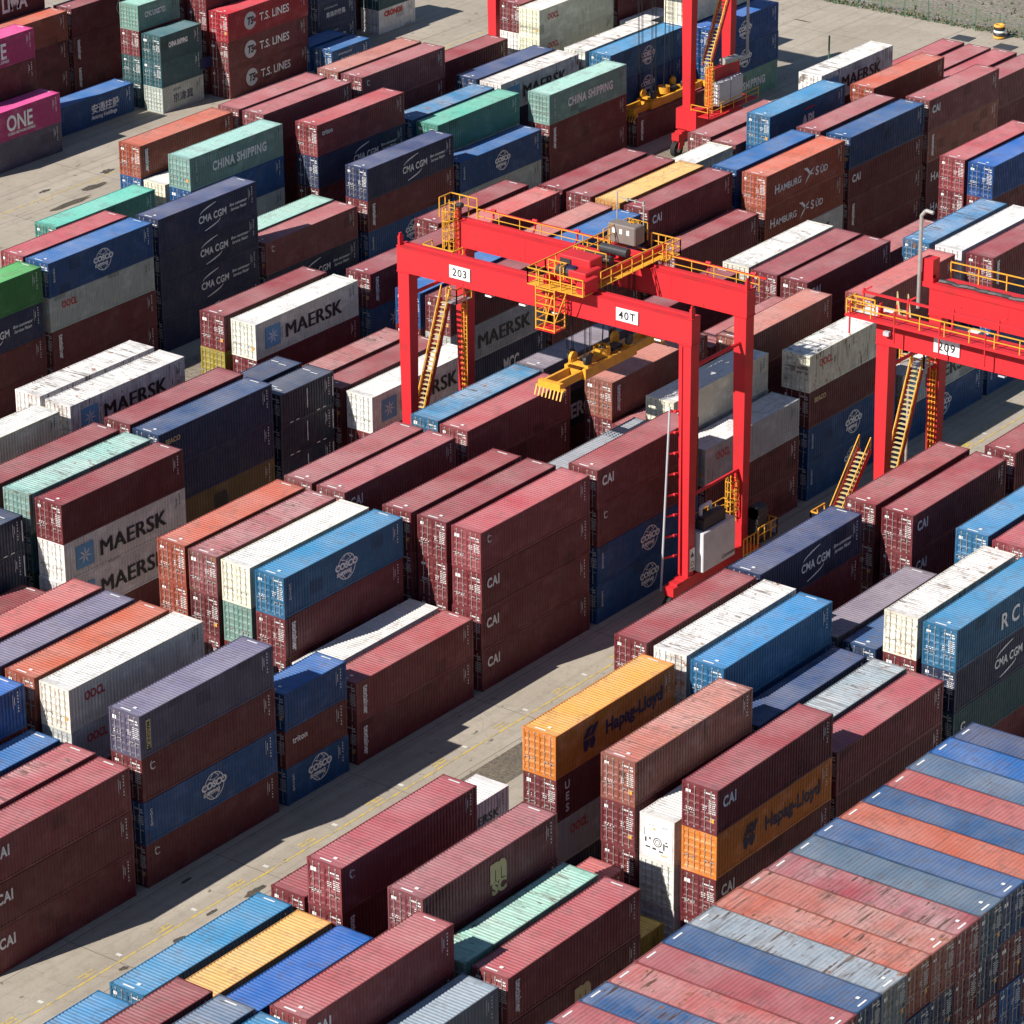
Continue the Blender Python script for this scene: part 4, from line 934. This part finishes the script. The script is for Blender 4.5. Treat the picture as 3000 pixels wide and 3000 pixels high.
# engine and cabinet house on the right sill
bm = bmesh.new(); box(bm, 3.15, 4.2, 19.9, 23.9, 2.55, 5.55); hs = part('engine_house', bm, MAT['pale'], c203, 0.05)
bm = bmesh.new(); text_mesh(bm, 'Cummins', 0.42, (4.206, 22.2, 2.85), (0, 1, 0), (0, 0, 1), bold=0.01, shear=0.2); part('lettering', bm, MAT['black'], hs)
bm = bmesh.new(); box(bm, 3.25, 3.95, 20.3, 23.0, 5.55, 6.35); box(bm, 3.3, 3.95, 20.4, 22.9, 6.35, 6.5); part('radiator', bm, MAT['dark'], hs)
bm = bmesh.new(); tube(bm, (3.4, 20.7, 6.5), (3.4, 20.7, 7.1), 0.14, 8); tube(bm, (3.4, 20.7, 7.1), (3.4, 21.9, 7.1), 0.14, 8); tube(bm, (3.4, 21.9, 7.1), (3.4, 21.9, 6.6), 0.12, 8); part('exhaust', bm, MAT['white'], hs)
bm = bmesh.new(); rail(bm, [(3.2, 20.0), (3.2, 23.8), (4.1, 23.8)], 5.6, 1.1, 1.0, 0.06); bar(bm, (3.1, 18.9, 8.2), (3.1, 25.4, 8.2), 0.12); part('handrail', bm, MAT['yellow'], hs)
bm = bmesh.new(); bar(bm, (3.25, 19.7, 8.3), (3.25, 25.5, 8.3), 0.16, 0.2); bar(bm, (3.25, 24.9, 8.3), (3.25, 24.9, 7.0), 0.12); part('pipe_rail', bm, MAT['red'], c203)
cage_ladder(c203, 3.0, YF+0.0, 4.4, 8.0, (0, -1), 0.45)
bm = bmesh.new(); box(bm, 3.4, 4.2, YF+1.4, YF+2.6, 2.5, 5.0); tube(bm, (3.8, YF+2.6, 4.6), (3.8, YF+1.4, 4.6), 0.5, 12); box(bm, 3.0, 4.4, YF+1.2, YF+3.6, 2.3, 2.45); part('control_cabinet', bm, MAT['dark'], c203)
bm = bmesh.new(); rail(bm, [(3.0, YF+3.6), (4.4, YF+3.6), (4.4, YF+1.2)], 2.45, 1.2, 0.8, 0.07); rail(bm, [(4.45, 24.6), (4.45, 26.4)], 0.9, 2.6, 0.45, 0.07); part('handrail', bm, MAT['yellow'], c203)
bm = bmesh.new(); tube(bm, (2.35, YN-1.2, 1.6), (2.35, YN-0.35, 15.2), 0.08, 8)
part('conduit', bm, MAT['grey'], c203)
bm = bmesh.new()
for k in range(8): bar(bm, (2.35, YN-0.9+0.07*k, 4+1.55*k), (2.75, YN+0.1, 4+1.55*k), 0.11); tube(bm, (2.6, YN-0.15, 4+1.55*k), (2.75, YN-0.15, 4+1.55*k), 0.11, 8)
bar(bm, (3.02, YN+0.04, 2.6), (3.02, YN+0.04, ZB-0.2), 0.10, 0.14)
part('conduit_bracket', bm, MAT['red'], c203)
bm = bmesh.new(); quad(bm, [(3.76, YN+0.25, 2.9), (3.76, YN+0.85, 2.9), (3.76, YN+0.85, 4.6), (3.76, YN+0.25, 4.6)]); wp = part('warning_plate', bm, MAT['white'], c203)
bm = bmesh.new()
poly(bm, (3.765, YN+0.55, 4.1), [(-0.22, -0.15), (0.22, -0.15), (0, 0.25)], (0, 1, 0), (0, 0, 1)); arc_band(bm, (3.765, YN+0.55, 3.45), 0.14, 0.20, 0, 2*pi, (0, 1, 0), (0, 0, 1), 14); poly(bm, (3.765, YN+0.55, 3.05), [(-0.2, -0.05), (0.2, -0.05), (0.2, 0.05), (-0.2, 0.05)], (0, 1, 0), (0, 0, 1))
part('warning_marks', bm, MAT['black'], wp)
for x in (-14, -8.2, -11, 0.6):
    bm = bmesh.new(); box(bm, x, x+0.55, YN+0.2, YN+0.6, ZB-0.35, ZB-0.22); bar(bm, (x+0.27, YN+0.4, ZB-0.22), (x+0.27, YN+0.4, ZB), 0.06); part('floodlight', bm, MAT['white'], c203)
# ---- trolley of crane 203
trl = thing('trolley', 'red trolley with yellow guard rails and hoist machinery on crane 203', 'crane trolley', (0, 0, 0))
TX0, TX1, TY0, TY1, TZ = -9.0, -4.5, 17.7, 28.3, 22.0
bm = bmesh.new()
for x in (TX0+0.9, TX1-0.75): box(bm, x-0.16, x+0.16, TY0+0.3, TY1, TZ, TZ+0.62)
for y in (YN+0.5, 21.6, 23.4, YF+0.6): box(bm, TX0+0.9, TX1-0.75, y-0.14, y+0.14, TZ+0.06, TZ+0.56)
box(bm, TX1-0.6, TX1+0.05, TY0, TY0+1.6, TZ-0.15, TZ+0.95)
for x in (TX0+0.9, TX1-0.75):
    for y in (YN+0.57, YF+0.57): tube(bm, (x, y-0.10, TZ-0.12), (x, y+0.10, TZ-0.12), 0.24, 14)
part('trolley_frame', bm, MAT['red'], trl, 0.02)
bm = bmesh.new(); box(bm, TX0+0.9, TX1-0.9, 19.6, 21.1, TZ+0.62, TZ+1.75); box(bm, TX1-1.9, TX1-0.4, 18.4, 20.3, TZ+0.62, TZ+1.25); part('hoist_housing', bm, MAT['red'], trl, 0.06)
bm = bmesh.new(); box(bm, TX0+1.1, TX0+2.0, 19.5, 19.6, TZ+0.8, TZ+1.55); tube(bm, (TX0+1.5, 18.8, TZ+1.0), (TX0+3.0, 18.8, TZ+1.0), 0.36, 12); tube(bm, (TX0+1.2, 22.3, TZ+0.95), (TX1-1.0, 22.3, TZ+0.95), 0.34, 16); tube(bm, (TX0+1.2, 24.3, TZ+0.95), (TX1-1.0, 24.3, TZ+0.95), 0.34, 16); part('hoist_drum', bm, MAT['dark'], trl)
bm = bmesh.new(); box(bm, TX0+2.0, TX0+2.9, 18.6, 19.1, TZ+1.0, TZ+1.4); part('motor', bm, MAT['navy'], trl)
bm = bmesh.new(); box(bm, -8.9, -6.5, 26.5, 27.6, TZ+0.55, TZ+1.95); ec = part('electric_cabinet', bm, MAT['taupe'], trl, 0.08)
bm = bmesh.new()
for k in range(3): box(bm, -8.45+0.62*k, -8.2+0.62*k, 26.46, 26.5, TZ+1.3, TZ+1.65)
part('cabinet_lamp', bm, MAT['white'], ec)
bm = bmesh.new(); box(bm, TX0-0.2, TX1+0.1, TY0-0.25, YN-0.05, TZ-0.08, TZ-0.02); box(bm, TX0-0.2, TX0+0.7, YN, TY1, TZ+0.0, TZ+0.05); box(bm, TX1-0.55, TX1+0.05, 19.5, TY1, TZ+0.0, TZ+0.05); box(bm, -6.4, -3.9, 26.7, 28.5, TZ-0.02, TZ+0.03)
dk = part('deck', bm, MAT['yellow'], trl)
bm = bmesh.new()
rail(bm, [(TX0-0.2, TY0-0.2), (TX1+0.05, TY0-0.2)], TZ-0.02, 1.15, 0.9, 0.07); rail(bm, [(TX0-0.2, TY0-0.2), (TX0-0.2, YN+0.9), (TX0-0.2, TY1)], TZ, 1.15, 1.3, 0.07)
rail(bm, [(TX1+0.05, 19.6), (TX1+0.05, TY1)], TZ, 1.15, 1.3, 0.07); rail(bm, [(-6.4, 28.4), (-3.9, 28.4), (-3.9, 26.7)], TZ, 1.15, 0.7, 0.07); rail(bm, [(TX0+0.7, 25.2), (TX0+0.7, 28.2), (-6.6, 28.2)], TZ+0.6, 1.3, 0.8, 0.06); rail(bm, [(TX0+0.9, 21.4), (TX1-0.8, 21.4)], TZ+0.62, 1.15, 0.9, 0.06)
rail(bm, [(TX0+0.6, YN+0.2), (TX0+2.2, YN+0.2), (TX0+2.2, YN-0.6)], TZ+0.3, 1.2, 0.5, 0.07)
part('handrail', bm, MAT['yellow'], trl)
bm = bmesh.new(); bar(bm, (-8.9, 27.7, TZ+0.6), (-8.9, 27.7, TZ+3.9), 0.07); bar(bm, (-8.9, 27.7, TZ+3.5), (-6.6, 27.7, TZ+3.5), 0.06); bar(bm, (-6.6, 27.7, TZ+0.6), (-6.6, 27.7, TZ+3.6), 0.06)
for k in range(3): box(bm, -8.0+0.7*k-0.06, -8.0+0.7*k+0.06, 27.62, 27.78, TZ+3.35, TZ+3.6)
part('sensor_mast', bm, MAT['steel'], trl)
cage_ladder(trl, -7.4, 27.9, TZ+0.4, TZ+2.0, (0, -1), 0.4)
# ladder cage hanging in front of the near girder, and the cab under it
bm = bmesh.new()
for x in (-8.3, -6.7):
    for y in (17.25, 18.45): bar(bm, (x, y, 18.9), (x, y, TZ+0.1), 0.08)
for z in (19.0, 19.6, 20.2, 20.8, 21.4): bar(bm, (-8.3, 17.25, z), (-6.7, 17.25, z), 0.06); bar(bm, (-6.7, 17.25, z), (-6.7, 18.45, z), 0.06); bar(bm, (-8.3, 17.25, z), (-8.3, 18.45, z), 0.06)
bar(bm, (-7.7, 17.3, 18.9), (-6.9, 17.3, 21.6), 0.07); bar(bm, (-7.9, 17.5, 19.9), (-7.1, 17.5, 22.5), 0.05); bar(bm, (-6.7, 17.25, 19.6), (-5.8, 17.4, 22.0), 0.06)
bar(bm, (-8.3, 17.25, 21.9), (-6.7, 17.25, 21.9), 0.07)
part('access_cage', bm, MAT['yellow'], trl)
bm = bmesh.new(); box(bm, -8.35, -6.65, 17.2, 18.5, 18.84, 18.9); part('access_platform', bm, MAT['red'], trl)
spreader(('yellow hoisting spreader hanging on ropes under crane 203',), -6.45, 16.3, 14.95, ztop=21.9)
# ---- crane 209
XL, XR, YN, YF, ZB, ZT = 10.95, 35.4, 30.9, 37.9, 17.95, 19.85
c209 = thing('gantry_crane', 'red rubber tyred gantry crane numbered 209 at right edge', 'gantry crane', (0, 0, 0), 0, 'red gantry cranes')
frame(c209, XL, XR, YN, YF, ZB, ZT, 1.0)
sign(c209, '209', 15.6, YN-0.01, 18.35, 2.05, 1.15, 0.85)
bm = bmesh.new(); box(bm, 8.9, 36.5, YN-0.85, YN-0.02, ZT-0.02, ZT+0.04); bar(bm, (9.2, YN+0.9, ZT+1.25), (36, YN+0.9, ZT+1.25), 0.20, 0.14); bar(bm, (8.9, YN-0.86, ZT+0.02), (36.5, YN-0.86, ZT+0.02), 0.10, 0.2)
for k in range(8): x = 9.3+k*3.6; bar(bm, (x, YN+0.8, ZT), (x, YN+0.9, ZT+1.5), 0.12); bar(bm, (x, YN+0.95, ZT+1.35), (x+0.5, YN+1.1, ZT+1.65), 0.12, 0.1); bar(bm, (x, YN-0.88, ZT-1.3), (x, YN-0.88, ZT+1.1), 0.09)
wk = part('walkway', bm, MAT['red'], c209)
bm = bmesh.new(); rail(bm, [(9.0, YN-0.83), (36.5, YN-0.83)], ZT+0.04, 1.15, 1.9, 0.07); rail(bm, [(9.0, YN-0.05), (10.8, YN-0.05)], ZT+0.04, 1.15, 1.0, 0.085); rail(bm, [(9.0, YN-0.83), (9.0, YN+0.4)], ZT+0.04, 1.15, 0.6, 0.085); part('handrail', bm, MAT['yellow'], wk)
# far girder of 209 carries a raised cable trough and a rail
bm = bmesh.new(); box(bm, 10.3, 36.5, YF-0.0, YF+1.2, ZT+0.05, ZT+0.4); box(bm, 10.2, 11.1, YF+0.1, YF+1.0, ZT+0.4, ZT+2.1); box(bm, 11.3, 36.5, YF+1.2, YF+1.9, ZT+0.3, ZT+0.36)
tr = part('cable_trough', bm, MAT['red'], c209)
bm = bmesh.new()
for i in range(44): x = 11.4+i*0.57; tube(bm, (x, YF+0.55+0.08*sin(i*1.7), ZT+0.50), (x+0.62, YF+0.55+0.08*sin(i*1.7+1.7), ZT+0.50+0.05*sin(i*2.3)), 0.16, 7)
part('cable_loops', bm, MAT['dark'], tr)
bm = bmesh.new(); rail(bm, [(11.5, YF+1.9), (36.5, YF+1.9)], ZT+0.36, 1.2, 2.2, 0.08); part('handrail', bm, MAT['yellow'], tr)
bm = bmesh.new(); tube(bm, (10.15, YF-0.15, ZT-1.6), (10.15, YF-0.15, ZT+5.3), 0.14, 10); tube(bm, (10.15, YF-0.15, ZT+5.3), (10.5, YF-0.15, ZT+5.75), 0.14, 10); tube(bm, (10.5, YF-0.15, ZT+5.75), (11.1, YF-0.15, ZT+5.7), 0.14, 10)
tube(bm, (9.7, YF-0.3, 4.4), (9.7, YF-0.3, 17.2), 0.10, 8); tube(bm, (9.7, YF-0.3, 4.4), (9.7, YF-1.4, 3.6), 0.12, 8)
part('exhaust_pipe', bm, MAT['steel'], c209)
bm = bmesh.new(); tube(bm, (9.8, YF-1.2, 3.7), (9.8, YF-4.1, 3.1), 0.36, 12); tube(bm, (9.8, YF-4.1, 3.1), (9.8, YF-4.7, 3.0), 0.30, 12); part('silencer', bm, MAT['grey'], c209)
bm = bmesh.new(); box(bm, 9.5, 11.4, YN+1.7, YF-0.6, 2.4, 3.4); part('engine_house', bm, MAT['red'], c209, 0.05)
bm = bmesh.new(); box(bm, 9.6, 11.6, YF-1.5, YF+0.1, 14.3, 14.36); lp = part('landing', bm, MAT['steel'], c209)
bm = bmesh.new(); rail(bm, [(9.6, YF-1.5), (11.6, YF-1.5), (11.6, YF+0.1)], 14.36, 1.15, 0.9, 0.09); rail(bm, [(8.0, YF-0.3), (9.6, YF-1.2)], 15.3, 1.0, 0.8, 0.09); part('handrail', bm, MAT['yellow'], lp)
stair(c209, (10.9, YN+1.7, 4.3), (10.9, YF-1.2, 14.3), 0.95)
stair(c209, (8.4, YF+0.6, 17.8), (9.7, YF-0.6, 14.4), 0.9, 'y', 'cream')
bm = bmesh.new(); box(bm, 7.9, 9.9, YN-3.0, YN-1.2, 4.2, 4.26); lb = part('landing', bm, MAT['red'], c209)
bm = bmesh.new(); rail(bm, [(7.9, YN-1.2), (7.9, YN-3.0), (9.9, YN-3.0), (9.9, YN-1.2)], 4.26, 1.15, 0.8, 0.09); bar(bm, (7.9, YN-3, 2.4), (7.9, YN-3, 4.2), 0.1); bar(bm, (9.9, YN-3, 2.4), (9.9, YN-3, 4.2), 0.1); part('handrail', bm, MAT['yellow'], lb)
stair(c209, (9.0, YN-1.7, 4.2), (9.6, YN+1.2, 9.2), 0.95)
cage_ladder(c209, 11.5, YF+0.02, 4.5, 14.0, (0, -1), 0.02)
bm = bmesh.new(); box(bm, 11.7, 12.15, YN-0.35, YN-0.05, 18.75, 19.05); box(bm, 20.6, 21.1, YN+0.2, YN+0.6, ZB-0.35, ZB-0.22); part('floodlight', bm, MAT['grey'], c209)
# ---- third crane, partly out of the top of the picture
XL, XR, YN, YF, ZB, ZT = -78.4, -55.3, 102.6, 109.2, 19.6, 21.4
c3 = thing('gantry_crane', 'red gantry crane at top edge with white cabinets on its leg', 'gantry crane', (0, 0, 0), 0, 'red gantry cranes')
frame(c3, XL, XR, YN, YF, ZB, ZT, 1.15)
bm = bmesh.new(); box(bm, -55.5, -53.2, YN-0.4, YN+1.3, 2.4, 4.4); part('leg_foot', bm, MAT['red'], c3)
bm = bmesh.new(); box(bm, -53.6, -52.9, YN+1.7, YN+6.4, 4.3, 8.0); part('cabinet_frame', bm, MAT['red'], c3)
for k in range(2):
    bm = bmesh.new(); box(bm, -52.9, -52.2, YN+1.9+2.1*k, YN+3.9+2.1*k, 4.5, 6.8); part('cabinet', bm, MAT['pale'], c3, 0.04)
bm = bmesh.new(); box(bm, -53.9, -51.9, YN-0.2, YN+8.2, 3.9, 3.98); pl = part('platform', bm, MAT['red'], c3)
bm = bmesh.new(); rail(bm, [(-53.9, YN-0.2), (-51.9, YN-0.2), (-51.9, YN+8.2)], 3.98, 1.0, 2.2, 0.06); part('handrail', bm, MAT['yellow'], pl)
cage_ladder(c3, -52.7, YN+1.2, 4.0, 9.0, (0, -1), 0.4)
stair(c3, (-53.4, YN+1.6, 8.4), (-53.4, YF-0.4, 17.6), 0.9)
bm = bmesh.new(); tube(bm, (-52.6, YF+0.6, 8.2), (-52.6, YF+0.6, 19), 0.14, 8); tube(bm, (-52.6, YF+0.6, 8.2), (-52.6, YF-3.2, 8.6), 0.16, 8); tube(bm, (-52.6, YF-1.2, 8.45), (-52.6, YF-3.6, 8.65), 0.36, 10); part('exhaust_pipe', bm, MAT['steel'], c3)
bm = bmesh.new(); rail(bm, [(-79.3, YN-0.6), (-79.3, YN+1.6)], 4.0, 2.4, 0.7, 0.1); part('handrail', bm, MAT['yellow'], c3)
spreader(('yellow spreader resting on a single maroon container by third crane',), -60.5, 101.1, 2.95, ztop=22.0)
# ---------------------------------------------------------------- fence, posts, tyre bollard, plates
rnd = random.Random(3)
fn = thing('wire_fence', 'thin green wire mesh fence along the weedy verge', 'fence', (-60, 153.9, 0))
bm = bmesh.new(); n = 60
for i in range(n+1):
    x = -60+i*2.6; 
    for k in range(1): pass
for z in (0.3, 0.9, 1.5, 2.1): bar(bm, (-60, 0, z), (110, 0, z), 0.02)
for i in range(0, 340): bar(bm, (-60+i*0.5, 0, 0.05), (-60+i*0.5, 0, 2.15), 0.012)
part('wire_mesh', bm, MAT['green'], fn)
for i in range(60):
    bm = bmesh.new(); bar(bm, (-60+i*2.9, 0, 0), (-60+i*2.9, 0, 2.45), 0.07); part('post', bm, MAT['green'], fn)
bo = thing('tyre_bollard', 'orange and white painted stack of tyres beside the green fence', 'tyre bollard', (-49.9, 153.0, 0))
for k in range(5):
    bm = bmesh.new(); n = 24; m_ = 8; R0, r_ = 0.44, 0.17; V = []
    for i in range(n):
        a = 2*pi*i/n; V.append([bm.verts.new(((R0+r_*cos(2*pi*j/m_))*cos(a), (R0+r_*cos(2*pi*j/m_))*sin(a), 0.17+k*0.30+0.15*sin(2*pi*j/m_))) for j in range(m_)])
    for i in range(n):
        for j in range(m_): bm.faces.new((V[i][j], V[(i+1) % n][j], V[(i+1) % n][(j+1) % m_], V[i][(j+1) % m_]))
    part('tyre', bm, (MAT['yellow'], MAT['dark'], MAT['white'], MAT['rubber'], MAT['orange'])[k] if k != 2 else MAT['white'], bo)
for i, (x, y) in enumerate(((-52.9, 150.8), (-47.7, 150.6))):
    bm = bmesh.new(); box(bm, -1.05, 1.05, -0.85, 0.85, 0, 0.06); o = part('dark_plate', bm, MAT['plate'], None)  # thin dark flat box on the concrete
    o.location = (x, y, 0); o['label'] = ('dark flat plate lying on concrete, the one farther from tyre bollard', 'dark flat plate lying on concrete, the one nearer to tyre bollard')[i]; o['category'] = 'steel plate'; o['group'] = 'flat plates on the concrete'
bm = bmesh.new(); tube(bm, (0, 0, 0), (0, 0, 5.2), 0.09, 8); o = part('lamp_post', bm, MAT['green']); o.location = (-55.3, 128.6, 0)
o['label'] = 'thin green post beside tall blue stack at top right'; o['category'] = 'post'
# weeds along the foot of the fence
bm = bmesh.new()
for i in range(5200):
    x = rnd.uniform(-140, 50); y = 154.2+abs(rnd.gauss(0, 1.0)) if rnd.random() < 0.55 else rnd.uniform(154.4, 176)
    if y > 156 and rnd.random() < 0.35: continue
    h = rnd.uniform(0.1, 0.42); a = rnd.uniform(0, pi); dx, dy = 0.16*cos(a), 0.16*sin(a); lx, ly = rnd.uniform(-0.15, 0.15), rnd.uniform(-0.15, 0.15)
    bm.faces.new([bm.verts.new(p) for p in ((x-dx, y-dy, 0), (x+dx, y+dy, 0), (x+lx, y+ly, h))])
m, t, b = newmat('weed_leaves', 0.8, 0, 0.1); g = N(t, 'ShaderNodeNewGeometry')
t.links.new(mixc(t, ramp(t, noise(t, g.outputs['Position'], 0.8, 3), 0.35, 0.65), (0.05, 0.075, 0.025, 1), (0.14, 0.12, 0.06, 1)), b.inputs['Base Color'])
me = bpy.data.meshes.new('weeds'); bm.to_mesh(me); bm.free(); me.materials.append(m); obj('weeds', me, None, kind='stuff', label='low weeds and dry grass along the fence', category='weeds')
print('containers', count)
